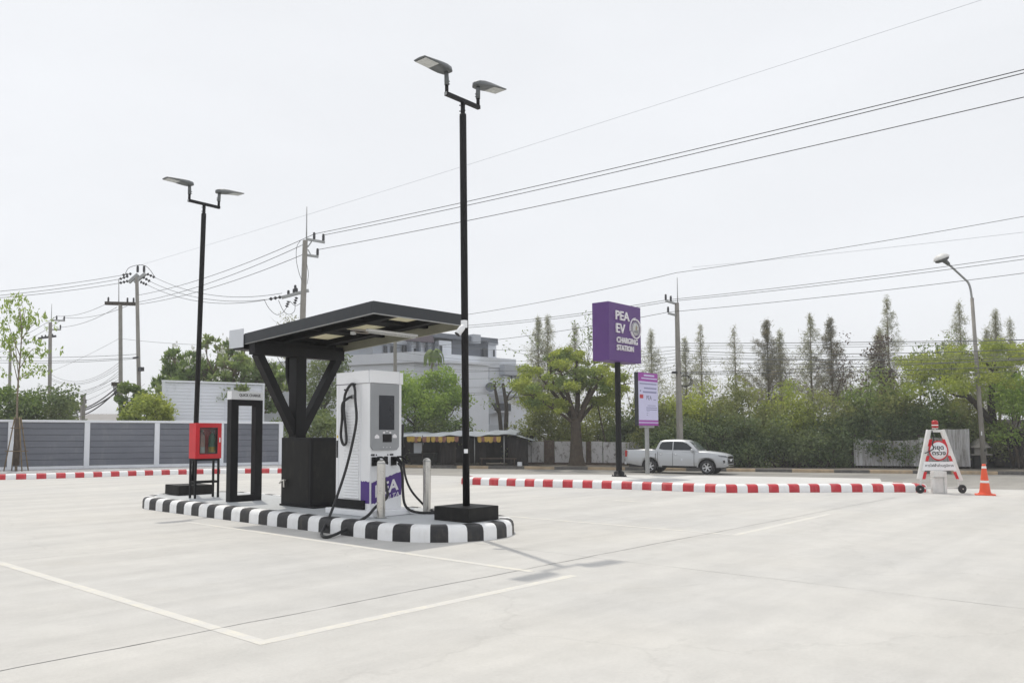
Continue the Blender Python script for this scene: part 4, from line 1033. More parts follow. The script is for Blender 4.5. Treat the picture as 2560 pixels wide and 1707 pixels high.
mb = MB(); mb.tube([q(2372, 661), q(2358, 649)], [.09, .15], 8); mb.build('neck', M['lamp_grey'], t)
mb = MB(); mb.box((-.12, -.14, zof(1088, D) - b.z), (.06, -.10, zof(1078, D) - b.z), 0, Matrix.Translation(q(2448, 1084) - Z0 * (q(2448, 1084)).z)); mb.build('notice', M['white'], t)
mb = MB(); mb.lathe([(.128, zof(1128, D) - b.z), (.128, zof(1122, D) - b.z)], 10, Matrix.Translation(q(2458, 1125) - Z0 * q(2458, 1125).z)); mb.build('strap', M['rubber'], t)

# ================================================================== WIRES
def wire(name, label, a, b, sag, r, m, cat='power line', group=None, ext=1.0):
    n = 30; pts = []; b = a + (b - a) * ext
    for i in range(n + 1):
        s = i / n; p = a.lerp(b, s); p = p - Z0 * (4 * sag * s * (1 - s)); pts.append(p)
    mid = a; mb = MB(); mb.tube([p - mid for p in pts], r, 5); o = mb.build(name, m, None, mid); return tag(o, label, cat, group)
PLG = 'bare power lines over the lot'; W1 = M['wire']
w1 = 'black power line from the tall pole over the canopy to the upper right edge'
wire('power_line', w1, dep(786, 585, 38), dep(2700, 116, 19.2), .28, .013, W1, group=PLG, ext=1.4)
wire('power_line', w1, dep(808, 588, 38), dep(2700, 119, 19.0), .34, .013, W1, group=PLG, ext=1.4)
wire('power_line', w1, dep(796, 624, 38), dep(2700, 184, 19.6), .32, .013, W1, group=PLG, ext=1.4)
w2 = 'black power line rising from the dark armed pole to the tall pole behind the canopy'
for a, b in [((345, 738), (786, 585)), ((340, 756), (766, 608)), ((338, 762), (768, 632))]: wire('power_line', w2, dep(*a, 55), dep(*b, 38), .35, .014, W1, group='lines between the dark armed pole and the tall pole')
w3 = 'black power line sagging from the red tipped pole to the tall pole'
for a, b in [((388, 694), (705, 733)), ((376, 704), (700, 744)), ((368, 712), (672, 748))]: wire('power_line', w3, dep(*a, 47), dep(*b, 38), .55, .012, W1, group='lines between red tipped pole and tall pole')
w4 = 'black power line entering at the left edge towards the red tipped pole'
for a, b in [((-300, 745), (305, 688)), ((-300, 756), (298, 698)), ((-300, 758), (298, 708))]: wire('power_line', w4, dep(*a, 41), dep(*b, 47), .25, .013, W1, group='lines left of the red tipped pole')
w5 = 'thin power line between the distant rodded pole and the dark armed pole'
for a, b in [((142, 790), (272, 756)), ((160, 794), (318, 765)), ((150, 818), (292, 768))]: wire('power_line', w5, dep(*a, 66), dep(*b, 55), .3, .014, W1, group='lines to the distant pole')
w6 = 'thin power line descending left of the distant rodded pole'
for a, b in [((-20, 870), (142, 790)), ((-20, 886), (160, 796)), ((-20, 846), (100, 850)), ((-20, 850), (100, 852))]: wire('power_line', w6, dep(*a, 80), dep(*b, 66), .3, .015, W1, group='lines left of the distant pole')
w7 = 'black roadside power line on the rodded pole above the purple sign'
for pts in [((988, 822), (1665, 750), (2700, 604)), ((988, 828), (1678, 753), (2700, 614)), ((988, 870), (1671, 780), (2700, 650)), ((988, 808), (1690, 682), (2700, 501))]:
    wire('power_line', w7, dep(*pts[0], 64), dep(*pts[1], 47.5), .35, .0145, W1, group='roadside power lines'); wire('power_line', w7, dep(*pts[1], 47.5), dep(*pts[2], 38), .3, .0135, W1, group='roadside power lines', ext=1.5)
wire('overhead_cable', 'very faint thin cable crossing the open sky to the top right', dep(346, 664, 47), dep(2450, -20, 24), .3, .0055, M['wire_pale'], 'cable', ext=1.5)
wire('overhead_cable', 'faint pale cable just above the roadside power lines at the right edge', dep(1730, 668, 60), dep(2700, 555, 40), .2, .009, M['wire_pale'], 'cable', ext=1.5)
TG = 'telephone cables strung along the hedge'; tl = 'thin grey telephone cable strung along the hedge by the roadside pole'
for i in range(13):
    y0 = 858 + i * 6.2 if i < 9 else 918 + (i - 9) * 4; y1 = y0 - 22 + random.uniform(-14, 18); z = random.uniform(.1, .6)
    wire('telephone_cable', tl, dep(1694, y0 if i < 9 else 931 + (i - 9), 47.5), dep(2700, y1 - 10, 39 + random.uniform(-1, 1)), z, .011 if i % 3 else .018, M['wire_grey'], 'cable', TG, ext=1.4)
tl2 = 'thin telephone cable running left of the roadside pole behind the purple sign'
for i in range(9):
    y0 = 866 + i * 8
    wire('telephone_cable', tl2, dep(1694, y0, 47.5), dep(990, y0 - 10 + i * 10 + random.uniform(-8, 8), 63), random.uniform(.2, .8), .012, M['wire_grey'], 'cable', 'telephone cables left of the roadside pole')
tl3 = 'drooping telephone cable left of the dark armed pole above the shed'
for i in range(11):
    y0 = 905 + i * 7
    wire('telephone_cable', tl3, dep(299, y0, 55), dep(124, 930 + i * 11 + random.uniform(-6, 6), 66), random.uniform(.4, 1.1), .012 if i < 8 else .045, M['wire_grey'] if i < 8 else W1, 'cable', 'drooping cables by the shed')
tl4 = 'level cable from the left edge to the red tipped pole'
for y0, y1 in ((888, 885), (897, 893), (903, 896)): wire('telephone_cable', tl4, dep(-30, y0 + 3, 52), dep(346, y1, 47), .12, .014, M['wire_grey'], 'cable', 'level cables at the left')
wire('telephone_cable', 'thin cable from the dark armed pole towards the canopy roof', dep(300, 846, 55), dep(752, 862, 38), .2, .01, M['wire_grey'], 'cable')
wire('telephone_cable', 'faint cable slanting down left from the dark armed pole', dep(298, 846, 55), dep(124, 930, 66), .1, .009, M['wire_grey'], 'cable')

# ================================================================== BUILDING
C0 = dep(1039, 880, 70); RE = dep(1290, 880, 77.5); LE_ = dep(770, 880, 75.5)
for p in (C0, RE, LE_): p.z = 0
e_r = (RE - C0).normalized(); n_r = V((-e_r.y, e_r.x, 0)); n_r = n_r if n_r.dot(F0) > 0 else -n_r
e_l = (LE_ - C0).normalized()
BZ = -.7
t = thing('office_building', 'pale grey flat roofed office building with slate top floor behind the stall', 'building', (C0.x, C0.y, BZ)); b0 = V((C0.x, C0.y, BZ))
def onf(px, off):
    """point where the photo column meets the right facade pushed back by off"""
    d = ray(px, 1084); d.z = 0; o = C0 + n_r * off; k = (o.dot(n_r)) / d.dot(n_r); return d * k
def fpart(name, px0, px1, y0, y1, depth, off, m, parent=None, bz=None):
    p = onf(px0, off); q = onf(px1, off); Dm = (p + q).dot(F0) / 2; zt = zof(y0, Dm); zb = zof(y1, Dm) if bz is None else bz
    mb = MB(); mb.prism([V((a.x, a.y, zb)) - b0 for a in (p, q, q + n_r * depth, p + n_r * depth)], (0, 0, zt - zb)); return mb.build(name, M[m], parent or t)
zb_, zt_ = zof(905, 70), zof(878, 70)
def lprism(name, pts, z0, z1, m):
    mb = MB(); mb.prism([V((p.x, p.y, z0)) - b0 for p in pts], (0, 0, z1 - z0)); return mb.build(name, M[m], t)
bk = n_r * 11
i1 = C0 + (n_r + e_r * .3).normalized() * .5
lprism('main_wall', [LE_ + n_r * .4, i1, RE + n_r * .4 - e_r * .4, RE + bk, LE_ + bk * .8], BZ, zb_, 'bld_light')
lprism('parapet', [LE_, C0, RE, RE + bk + n_r * .3, LE_ + bk], zb_ + .003, zt_, 'bld_light')
fpart('entrance_block', 1124, 1222, 911, 1180, 2.4, -1.2, 'bld_white', bz=BZ)
fpart('entrance_canopy', 1122, 1226, 903.5, 910.5, 2.7, -1.4, 'bld_white')
fpart('side_wall', 1224, 1262, 920, 1180, 1, .1, 'bld_light', bz=BZ)
fpart('wing_parapet', 1262, 1350, 914, 939, 5, -.6, 'bld_grey'); fpart('wing_wall', 1262, 1350, 968, 1180, 5, -.3, 'bld_white', bz=BZ)
for a, b in ((1262, 1272), (1299, 1306), (1322, 1330)): fpart('wing_pillar', a, b, 939.3, 967.7, .6, -.3, 'bld_white')
for a in (1280, 1289): fpart('window_bar', a, a + 1.5, 939.3, 967.7, .1, -.1, 'bld_dark')
wn = fpart('window', 1236, 1278, 1008, 1027, .1, -.45, 'window'); fpart('sill', 1234, 1280, 1027.5, 1031, .3, -.6, 'bld_light', wn)
fpart('wing_ledge', 1224, 1350, 986, 991, .5, -.75, 'bld_grey')
fpart('balcony_wall', 1222, 1236, 1006, 1034, .2, -.9, 'bld_grey'); fpart('balcony_wall', 1222, 1260, 1062, 1080, .2, -1.0, 'bld_grey')
# top floor, set back
O = 3.2
fpart('top_floor_wall', 1026, 1099, 853, 884, 5, O + .4, 'bld_white'); fpart('cladding_band', 1028, 1085, 836, 853, 6, O - .3, 'bld_maroon')
fpart('roof_slab', 1086, 1246, 838, 849, 7, O - .5, 'bld_dark'); fpart('top_floor_wall', 1131, 1221, 849.4, 892, 5, O, 'bld_dark')
fpart('white_bay', 1098, 1129, 851, 886, 5, O - .2, 'bld_white'); fpart('white_bay', 1221.5, 1242, 861, 896, 5, O, 'bld_white'); fpart('roof_slab', 1222, 1247, 852, 860.5, 6, O - .4, 'bld_grey')
fpart('water_tank', 1184, 1203, 835, 857, 1.2, O - .8, 'bld_grey')
for a in (1024, 1047, 1070, 1088): fpart('column', a, a + 4.5, 853.5, 884, .4, O - .2, 'bld_dark')
for a, b, c, d in ((1036, 1046, 871, 882), (1064, 1070, 868, 882), (1100, 1106, 863, 882), (1209, 1220, 870, 891), (1235.5, 1238.5, 874, 891)): fpart('window', a, b, c, d, .1, O - .28 if a > 1098 else O + .25, 'window')
fpart('top_floor_wall', 930, 1022, 858, 886, 5, O + 1, 'bld_grey'); fpart('roof_slab', 922, 1026, 848, 857.5, 6, O + .5, 'bld_grey')
for a, b in ((960, 968), (978, 984), (1006, 1016)): fpart('window', a, b, 864, 882, .1, O + .8, 'window')
mb = MB(); o_ = onf(1226, -1.6) - b0; z = zof(988, 72) - BZ
mb.lathe([(0, .0), (.18, .03), (.34, .10), (.45, .2)], 16, Matrix.Translation(o_ + Z0 * z) @ Matrix.Rotation(R(70), 4, R0)); mb.build('satellite_dish', M['bld_dark'], t)
A = at_ground(850, 80, -.7); t = thing('white_house', 'small white house seen between canopy column and brace', 'house', A, HEAD - math.pi / 2)
mb = MB(); mb.box((-2.4, 0, 0), (2.2, 5, zof(942, 80) + .7)); mb.build('wall', M['bld_white'], t)
mb = MB(); mb.box((-2.7, -.4, zof(941, 80) + .7), (2.5, 5.3, zof(935, 80) + .7)); mb.build('roof', M['bld_grey'], t)
mb = MB(); mb.box((.4, -.06, zof(975, 80) + .7), (1.3, -.01, zof(952, 80) + .7)); mb.build('window', M['window'], t)

# ================================================================== STALL WITH YELLOW FLAGS
SD = 52.0; SA = at_ground(985, SD + .3, VZ); SB = at_ground(1282, SD - 1.2, VZ); sd_ = (SB - SA).normalized(); L = (SB - SA).length
t = thing('roadside_stall', 'long dark roadside stall with tarpaulin roof and hanging yellow flags', 'stall', SA, math.atan2(sd_.y, sd_.x))
sm_ = L / (1282 - 985); sx = lambda px: (px - 985) * sm_
RZ = zof(1089, SD) - VZ; DP = 3.2
mb = MB(); rows = []
for j in range(5):
    row = []
    for i in range(41):
        x = -.3 + (L + .5) * i / 40; y = -.5 + (DP + .6) * j / 4
        row.append((x, y, RZ + .04 * math.sin(x * 2.1) + .03 * math.sin(x * 5.3 + 1) + .16 * x / L + .05 * j - (.09 if j == 0 else 0)))
    rows.append(row)
mb.grid(rows); mb.grid([[(p[0], p[1], p[2] - .03) for p in r] for r in rows]); mb.build('roof', M['tarp'], t)
mb = MB(); mb.grid([[(sx(1276) + .35 * i, -.45 + 3 * j / 3, RZ + .13 - .11 * i + (.03 if i % 2 else 0)) for j in range(4)] for i in range(5)]); mb.build('side_awning', M['tarp'], t)
for px in (1000, 1060, 1142, 1190, 1262):
    mb = MB(); mb.tube([(sx(px), -.3, 0), (sx(px), -.3, RZ + .02)], .03 if px != 1262 else .04, 7); mb.build('post', M['galv'] if px >= 1190 else M['bark_dark'], t)
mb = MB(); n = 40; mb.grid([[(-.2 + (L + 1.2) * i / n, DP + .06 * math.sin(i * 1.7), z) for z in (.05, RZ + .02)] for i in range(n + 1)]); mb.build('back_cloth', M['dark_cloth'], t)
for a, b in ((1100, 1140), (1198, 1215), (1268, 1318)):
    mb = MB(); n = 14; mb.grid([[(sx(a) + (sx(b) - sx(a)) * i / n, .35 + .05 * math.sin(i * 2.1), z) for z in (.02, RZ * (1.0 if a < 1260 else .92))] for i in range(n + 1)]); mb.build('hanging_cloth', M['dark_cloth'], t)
mb = MB(); mb.box((sx(960), -.35, .66), (sx(1092), .5, .74), .01)
for px in (968, 1030, 1084): mb.box((sx(px), -.3, 0), (sx(px) + .07, -.23, .66))
mb.box((sx(1032), -.2, .08), (sx(1090), .45, .64)); mb.build('counter', M['black_dusty'], t)
mb = MB(); mb.box((sx(1200), .1, .40), (sx(1290), .8, .46)); mb.box((sx(1204), .15, 0), (sx(1206), .2, .4)); mb.box((sx(1284), .15, 0), (sx(1286), .2, .4)); mb.build('bench', M['brown_wall'], t)
mb = MB(); mb.box((sx(1294), -.4, .0), (sx(1304), .1, .24), .02); mb.build('crate', M['white_wall'], t)
mb = MB(); mb.grid([[(sx(1034) + .62 * i * (1 - .12 * j), .2, RZ - .45 - 1.0 * j / 3) for j in range(4)] for i in range(2)]); mb.build('grey_sheet', M['bld_light'], t)
for k, px in enumerate((1028, 1037, 1046, 1054, 1067, 1076, 1089, 1098, 1107, 1116, 1128, 1137, 1147, 1204, 1213, 1221, 1231, 1241, 1250)):
    w = .135; x = sx(px); z1 = RZ - .06 + .02 * random.random(); dz = random.uniform(.30, .38); a = random.uniform(-.05, .05)
    mb = MB(); pr = [(-w, 0), (w, 0), (w * .96, -dz * .7), (w * .6, -dz * .95), (0, -dz), (-w * .6, -dz * .95), (-w * .96, -dz * .7)]
    mb.prism([(x + u, -.52 + a * (v * 2), z1 + v) for u, v in pr], (0, .006, 0)); mb.build('flag', M['yellow_flag'] if k % 5 not in (2, 4) else M['brown_flag'], t)

# ================================================================== OLD WALL AND ZINC FENCE
WA = at_ground(1318, 53.0, VZ); WB = at_ground(1800, 50.6, VZ); wd = (WB - WA).normalized(); L = (WB - WA).length; wm = L / (1800 - 1318)
t = thing('old_wall', 'peeling white roadside wall with brown posts behind the big tree trunk', 'wall', WA, math.atan2(wd.y, wd.x)); wx = lambda px: (px - 1318) * wm
cuts = [1290, 1328, 1362, 1388, 1432, 1470, 1482, 1512, 1545, 1580, 1640, 1700]; h = zof(1104, 52) - VZ
for k, (a, b) in enumerate(zip(cuts[:-1], cuts[1:])):
    mb = MB()
    if (a, b) == (1362, 1388): mb.box((wx(a), -.06, 0), (wx(b), .2, h + .1)); mb.build('post', M['brown_wall'], t)
    elif (a, b) == (1470, 1482): mb.box((wx(a), -.05, 0), (wx(b), .15, h)); mb.build('post', M['brown_wall'], t)
    else: mb.box((wx(a) + .02, 0, .14), (wx(b) - .02, .1, h + random.uniform(-.04, .03)), .01); mb.build('wall_panel', M['old_wall'], t)
mb = MB(); mb.box((wx(1292), -.03, 0), (wx(1700), .13, .139)); mb.build('plinth', M['brown_wall'], t)
ZA = at_ground(2000, 48.6, VZ); ZB = at_ground(2424, 46.4, VZ); zd = (ZB - ZA).normalized(); L = (ZB - ZA).length; zm = L / (2424 - 2000); zx = lambda px: (px - 2000) * zm
t = thing('zinc_fence', 'old corrugated zinc sheet fence under the hedge behind the barrier', 'fence', ZA, math.atan2(zd.y, zd.x))
for a, b, y0 in ((2138, 2215, 1098), (2215, 2300, 1100), (2300, 2366, 1094), (2366, 2424, 1072)):
    mb = MB(); x0, x1 = zx(a), zx(b); n = int((x1 - x0) / .042); h0 = zof(y0, 47.5) - VZ
    mb.grid([[(x0 + (x1 - x0) * i / n, .04 * math.sin(i * 1.57), z) for z in (.12, h0 * .5, h0 + .03 * math.sin(a + i * .1))] for i in range(n + 1)]); mb.build('zinc_sheet', M['corrugated'], t)
for px in (2140, 2300, 2420):
    mb = MB(); mb.box((zx(px), .05, 0), (zx(px) + .1, .15, 1.9)); mb.build('post', M['bark_dark'], t)
# shaded shack on the right
KA = at_ground(2432, 48.5, VZ); t = thing('wooden_shack', 'dark open wooden shack under the spreading tree at the right edge', 'shed', KA, HEAD - math.pi / 2 - .2)
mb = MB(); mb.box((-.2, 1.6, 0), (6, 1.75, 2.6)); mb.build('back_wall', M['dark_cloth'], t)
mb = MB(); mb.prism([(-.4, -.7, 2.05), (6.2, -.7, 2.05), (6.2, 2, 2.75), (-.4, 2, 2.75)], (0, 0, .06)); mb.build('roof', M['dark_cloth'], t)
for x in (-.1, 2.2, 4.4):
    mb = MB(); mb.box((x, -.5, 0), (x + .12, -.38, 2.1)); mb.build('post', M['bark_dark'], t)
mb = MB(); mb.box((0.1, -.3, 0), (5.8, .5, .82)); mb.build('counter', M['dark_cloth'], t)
SH = at_ground(2447, 46.6, VZ); t = thing('spirit_house', 'small grey stone spirit house on a pedestal behind the old lamp post', 'shrine', SH, .4)
z = zof(1134, 46.6) - VZ
mb = MB(); mb.box((-.32, -.32, 0), (.32, .32, z - .06), .03); mb.build('pedestal', M['black_dusty'], t)
mb = MB(); mb.box((-.62, -.5, z - .06), (.62, .5, z), .02); mb.box((-.34, -.3, z), (.34, .3, z + .36), .02); mb.build('shrine_room', M['concrete_pole'], t)
z2 = z + .36; mb = MB()
for s, h in ((1.0, 0), (.72, .2)): mb.prism([(-.66 * s, -.5 * s, z2 + h), (.66 * s, -.5 * s, z2 + h), (.42 * s, 0, z2 + h + .42 * s), (-.42 * s, 0, z2 + h + .42 * s)], (0, .02, 0)); mb.prism([(-.66 * s, .5 * s, z2 + h), (.66 * s, .5 * s, z2 + h), (.42 * s, .03, z2 + h + .42 * s), (-.42 * s, .03, z2 + h + .42 * s)], (0, -.02, 0)); mb.prism([(-.6 * s, -.44 * s, z2 + h), (-.6 * s, .44 * s, z2 + h), (-.42 * s, 0, z2 + h + .4 * s)], (.02, 0, 0)); mb.prism([(.6 * s, -.44 * s, z2 + h), (.6 * s, .44 * s, z2 + h), (.42 * s, 0, z2 + h + .4 * s)], (-.02, 0, 0))
mb.build('roof', M['concrete_pole'], t)

# ================================================================== TREES AND HEDGE ACROSS THE ROAD
TG_ = 'trees behind the charger and stall'
ptree('leafy_tree', 'bright green tree directly right of the white charger', 1038, 57, 918, 165, 165, M['leaf_bright'], M['bark_dark'], nleaf=6000, group=TG_, nclump=24, tr=.16, limbs=6)
ptree('leafy_tree', 'bright layered tree left of the near lamp pole', 1108, 58, 905, 140, 175, M['leaf_bright'], M['bark_dark'], nleaf=4800, group=TG_, nclump=22, tr=.13)
bush('dense_shrub', 'green shrub above the stall between charger and lamp pole', 'shrub', at_ground(1090, 56.5, VZ), 5.2, 2, 4.0, M['leaf_mid'], 6000, .22, TG_)
bush('dense_shrub', 'small bright shrub over the stall right of the near lamp pole', 'shrub', at_ground(1198, 57, VZ), 2.0, 1.5, 2.5, M['leaf_bright'], 1500, .2, TG_)
# palm
D = 62; b = at_ground(1076, D, -.6); t = thing('palm_tree', 'thin palm with drooping fronds against the pale building', 'palm', b); q = lambda x, y: dep(x, y, D) - b
mb = MB(); mb.tube(bez([q(1076, 1140), q(1077, 1000), q(1079, 930), q(1084, 885)], 5), [.11 - .003 * i for i in range(16)], 7); mb.build('trunk', M['bark_pale'], t)
for k in range(13):
    a = k * .99; e = random.uniform(.1, 1.2); d0 = R0 * math.cos(a) + F0 * math.sin(a); s = q(1084, 884); Lf = random.uniform(.9, 1.35)
    pts = [s, s + d0 * Lf * .35 * math.cos(e) + Z0 * Lf * .35 * math.sin(e), s + d0 * Lf * .55 + Z0 * Lf * (.25 * math.sin(e) - .2), s + d0 * Lf * .66 + Z0 * (-.75 * Lf)]
    pts = bez(pts, 5); mb = MB(); rows = []
    for i, p in enumerate(pts):
        w = .22 * math.sin(math.pi * (.12 + .86 * i / (len(pts) - 1))) + .02; sd2 = d0.cross(Z0); rows.append([p - sd2 * w - Z0 * w * .6, p, p + sd2 * w - Z0 * w * .6])
    mb.grid(rows, False); mb.build('frond', M['leaf_mid'], t)
# pruned tree with few leaves
D = 56.5; b = at_ground(1262, D, VZ); t = thing('pruned_tree', 'hard pruned dark tree with few leaves behind the stall roof', 'tree', b); q = lambda x, y: dep(x, y, D) - b
mb = MB(); ends = []
for pts, r in [([(1262, 1165), (1254, 1090), (1248, 1030), (1240, 985), (1236, 962)], .17), ([(1262, 1165), (1264, 1090), (1266, 1020), (1260, 975), (1257, 958)], .19), ([(1249, 1035), (1238, 1020), (1230, 1008)], .09), ([(1264, 1010), (1272, 985), (1284, 972)], .08), ([(1240, 985), (1236, 968), (1240, 955)], .06), ([(1266, 1000), (1280, 995), (1296, 975)], .05)]:
    pp = bez([q(*p) for p in pts], 4); mb.tube(pp, [r * (1 - .55 * i / len(pp)) for i in range(len(pp))], 7); ends.append(np.array(pp[-1]))
mb.build('trunk', M['bark_dark'], t)
P = np.concatenate([e + rng.normal(size=(34, 3)) * (.3, .3, .24) for e in ends] + [np.array(q(1300 + 30 * random.random(), 965 + 20 * random.random())) + rng.normal(size=(40, 3)) * .4 for k in range(3)]); leaf_obj('crown', P, .2 * rng.uniform(.6, 1.3, len(P)), M['leaf_mid'], t, .5, .4)
# big spreading tree
D = 51; b = at_ground(1440, D, VZ); t = thing('spreading_tree', 'big spreading tree with thick trunk between stall and purple sign', 'tree', b); q = lambda x, y, dd=0: dep(x, y, D + dd) - b
mb = MB(); mb.tube(bez([q(1442, 1172), q(1441, 1140), q(1440, 1090), q(1438, 1045)], 4), [.72, .6, .52, .47, .43, .4, .38, .36, .34, .33, .32, .31, .30][:13], 11)
tips = []
for pts, r, dd in [([(1437, 1055), (1405, 1010), (1370, 965), (1345, 935)], .17, 1), ([(1438, 1050), (1420, 990), (1405, 940), (1390, 905)], .18, -1), ([(1440, 1050), (1445, 990), (1440, 930), (1445, 890)], .19, .5), ([(1441, 1055), (1470, 1000), (1500, 950), (1520, 915)], .17, -.8), ([(1441, 1060), (1485, 1010), (1530, 985), (1560, 960)], .14, 1), ([(1437, 1060), (1390, 1025), (1350, 1005), (1325, 985)], .11, -1.2), ([(1455, 1020), (1480, 960), (1485, 910)], .12, 1.5), ([(1415, 1000), (1380, 950), (1375, 910)], .11, -1.5)]:
    pp = bez([q(x, y, dd * i / 2) for i, (x, y) in enumerate(pts)], 4); mb.tube(pp, [r * (1 - .75 * i / len(pp)) for i in range(len(pp))], 7); tips += pp[4:]
    for k in range(5):
        e = pp[random.randint(4, len(pp) - 1)]; limb(mb, e, e + V((random.gauss(0, .9), random.gauss(0, .9), random.uniform(.1, 1.0))), .05, .015, .15, 4, 5)
mb.build('trunk', M['bark'], t)
lobes = [(1345, 935, 42, 34), (1395, 905, 40, 30), (1445, 888, 46, 24), (1505, 915, 44, 30), (1545, 955, 30, 26), (1330, 985, 28, 22), (1420, 945, 60, 34), (1480, 955, 50, 30), (1365, 1005, 34, 16), (1300, 960, 20, 16), (1335, 1005, 26, 20), (1505, 1000, 34, 18), (1545, 985, 26, 20), (1395, 1015, 24, 14)]
for mk, nn, sel in (('leaf_yellow', 125, lobes), ('leaf_mid', 40, lobes[5:8] + lobes[1:2])):
    cents = []; rads = []
    for k in range(nn):
        lx, ly, lw, lh = sel[k % len(sel)]; a = random.uniform(0, 6.283); rr = random.random() ** .6
        cents.append(np.array(q(lx + lw * rr * math.cos(a), ly + lh * rr * math.sin(a), random.gauss(0, 1.5)))); rads.append(random.uniform(.22, .62))
    per = [int(230 * r * r / .3) + 12 for r in rads]; P = clumps(cents, rads, per, .55, .35); leaf_obj('crown', P, .17 * rng.uniform(.5, 1.4, len(P)), M[mk], t, .5, .4)
bush('dense_shrub', 'grey green understorey shrub left of the big tree trunk', 'shrub', at_ground(1370, 55, VZ), 5.0, 2.5, 4.6, M['leaf_olive'], 9500, .2, 'understorey behind the old wall', 44)
bush('dense_shrub', 'grey green understorey shrub between trunk and purple sign post', 'shrub', at_ground(1500, 55.5, VZ), 5.0, 2.5, 5.2, M['leaf_olive'], 9500, .2, 'understorey behind the old wall', 44)

HG = 'hedge bushes along the far side of the road'
hed = [(1582, 54.0, 3.6, 985, 'leaf_dark', 'dark bush behind the white poster sign'), (1655, 52, 3.4, 965, 'leaf_olive', 'olive bush left of the roadside pole'),
 (1735, 51.5, 3.8, 925, 'leaf_yellow', 'tall yellow green bush right of the roadside pole'), (1818, 51, 3.8, 932, 'leaf_olive', 'tall olive bush behind the pickup bonnet'),
 (1900, 51, 3.6, 955, 'leaf_olive', 'olive bush one place right of the pickup nose'), (1985, 50.5, 3.8, 945, 'leaf_yellow', 'soft yellow green bush under the twin dark conifers'),
 (2070, 50, 3.8, 938, 'leaf_olive', 'olive bush left of the dark dry creeper'), (2160, 49.6, 3.8, 905, 'leaf_mid', 'green bush under the dark dry creeper'),
 (2245, 49, 3.8, 905, 'leaf_olive', 'olive bush above the corrugated zinc fence'), (2330, 48.6, 3.6, 920, 'leaf_mid', 'green bush behind the barrier beacon'),
 (2410, 48.6, 3.2, 940, 'leaf_olive', 'olive bush left of the old lamp post')]
for px, D, w, y, m, lb in hed: bush('hedge_bush', lb, 'bush', at_ground(px, D, VZ), w, 2.6, (zof(y, D) - VZ) * 1.13, M[m], 8200, .21, HG, 52, wild=.42)
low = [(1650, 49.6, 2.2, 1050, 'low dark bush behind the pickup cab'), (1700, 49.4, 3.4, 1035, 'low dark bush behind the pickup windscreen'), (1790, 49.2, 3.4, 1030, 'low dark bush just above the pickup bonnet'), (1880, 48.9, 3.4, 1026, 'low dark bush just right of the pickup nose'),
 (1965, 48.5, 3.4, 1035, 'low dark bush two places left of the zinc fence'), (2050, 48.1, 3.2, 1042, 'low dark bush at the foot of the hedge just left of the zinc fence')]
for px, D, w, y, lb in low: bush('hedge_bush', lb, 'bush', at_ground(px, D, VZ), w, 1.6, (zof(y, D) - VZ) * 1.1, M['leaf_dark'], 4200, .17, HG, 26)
for px, D, y0, lb in [(2090, 48.0, 1045, 'trailing vine hanging over the left end of the zinc fence'), (2310, 46.6, 1035, 'trailing vine hanging over the zinc fence behind the barrier'), (2150, 47.5, 1030, 'trailing vine hanging over the middle of the zinc fence'), (2235, 47.0, 1025, 'trailing vine hanging over the zinc fence left of the barrier')]:
    bush('hanging_vine', lb, 'vine', at_ground(px, D + .9, VZ), 3.0, .8, (zof(y0, D) - VZ) * 1.0, M['leaf_dark'], 4200, .17, HG, 26, z0=.55)
# dry creeper mass
bush('dry_creeper', 'dark brown dry creeper mass above the hedge', 'creeper', at_ground(2200, 53.5, VZ), 2.2, 1.6, zof(850, 53.5) - VZ, M['leaf_dry'], 3800, .17, None, 26, z0=2.4)
bush('dry_creeper', 'thin see through dry creeper left of the dark brown mass', 'creeper', at_ground(2120, 54.5, VZ), 3.0, 1.6, zof(852, 54.5) - VZ, M['leaf_dry'], 900, .16, None, 26, z0=2.8)

# conifers
CG = 'feathery conifers behind the hedge'
def conifer(label, px, topy, D, wpx, dens, m='leaf_needle', boty=None):
    b = at_ground(px, D, VZ); h = zof(topy, D) - VZ; w = wpx / FP * D * 1.45
    t = thing('conifer', label, 'conifer', b, 0, CG)
    mb = MB(); mb.tube([(0, 0, 0), (random.uniform(-.1, .1), 0, h * .5), (random.uniform(-.08, .08), 0, h * .97)], [.11, .07, .01], 6)
    z0 = h * .32; nb = 110; P = []; Dr = []
    for i in range(nb):
        f = (i + random.random()) / nb; z = z0 + (h - z0) * f; r = w * (1 - f) ** 1.0 * random.uniform(.3, 1.1) + .05
        a = random.uniform(0, 6.283); d = V((math.cos(a), math.sin(a), random.uniform(.35, .9))).normalized(); L = r * 1.2
        mb.tube([(0, 0, z), V((0, 0, z)) + d * L], [.010, .003], 4)
        k = int(dens * 1.3 * (.22 + 1.3 * r / max(w, .1)))
        s = rng.random((k, 1)) ** .7; p = np.array((0, 0, z)) + np.array(d) * L * s + rng.normal(size=(k, 3)) * (.09, .09, .10); p[:, 2] -= rng.random(k) * .22
        P.append(p); dd = np.tile(np.array(d) * .35, (k, 1)) + np.array((0, 0, -.35)) + rng.normal(size=(k, 3)) * .45; Dr.append(dd)
    mb.build('trunk', M['bark_pale'], t); P = np.concatenate(P); Dr = np.concatenate(Dr)
    leaf_obj('crown', P, (.34) * rng.uniform(.5, 1.3, len(P)), M[m], t, .075, 0, Dr)
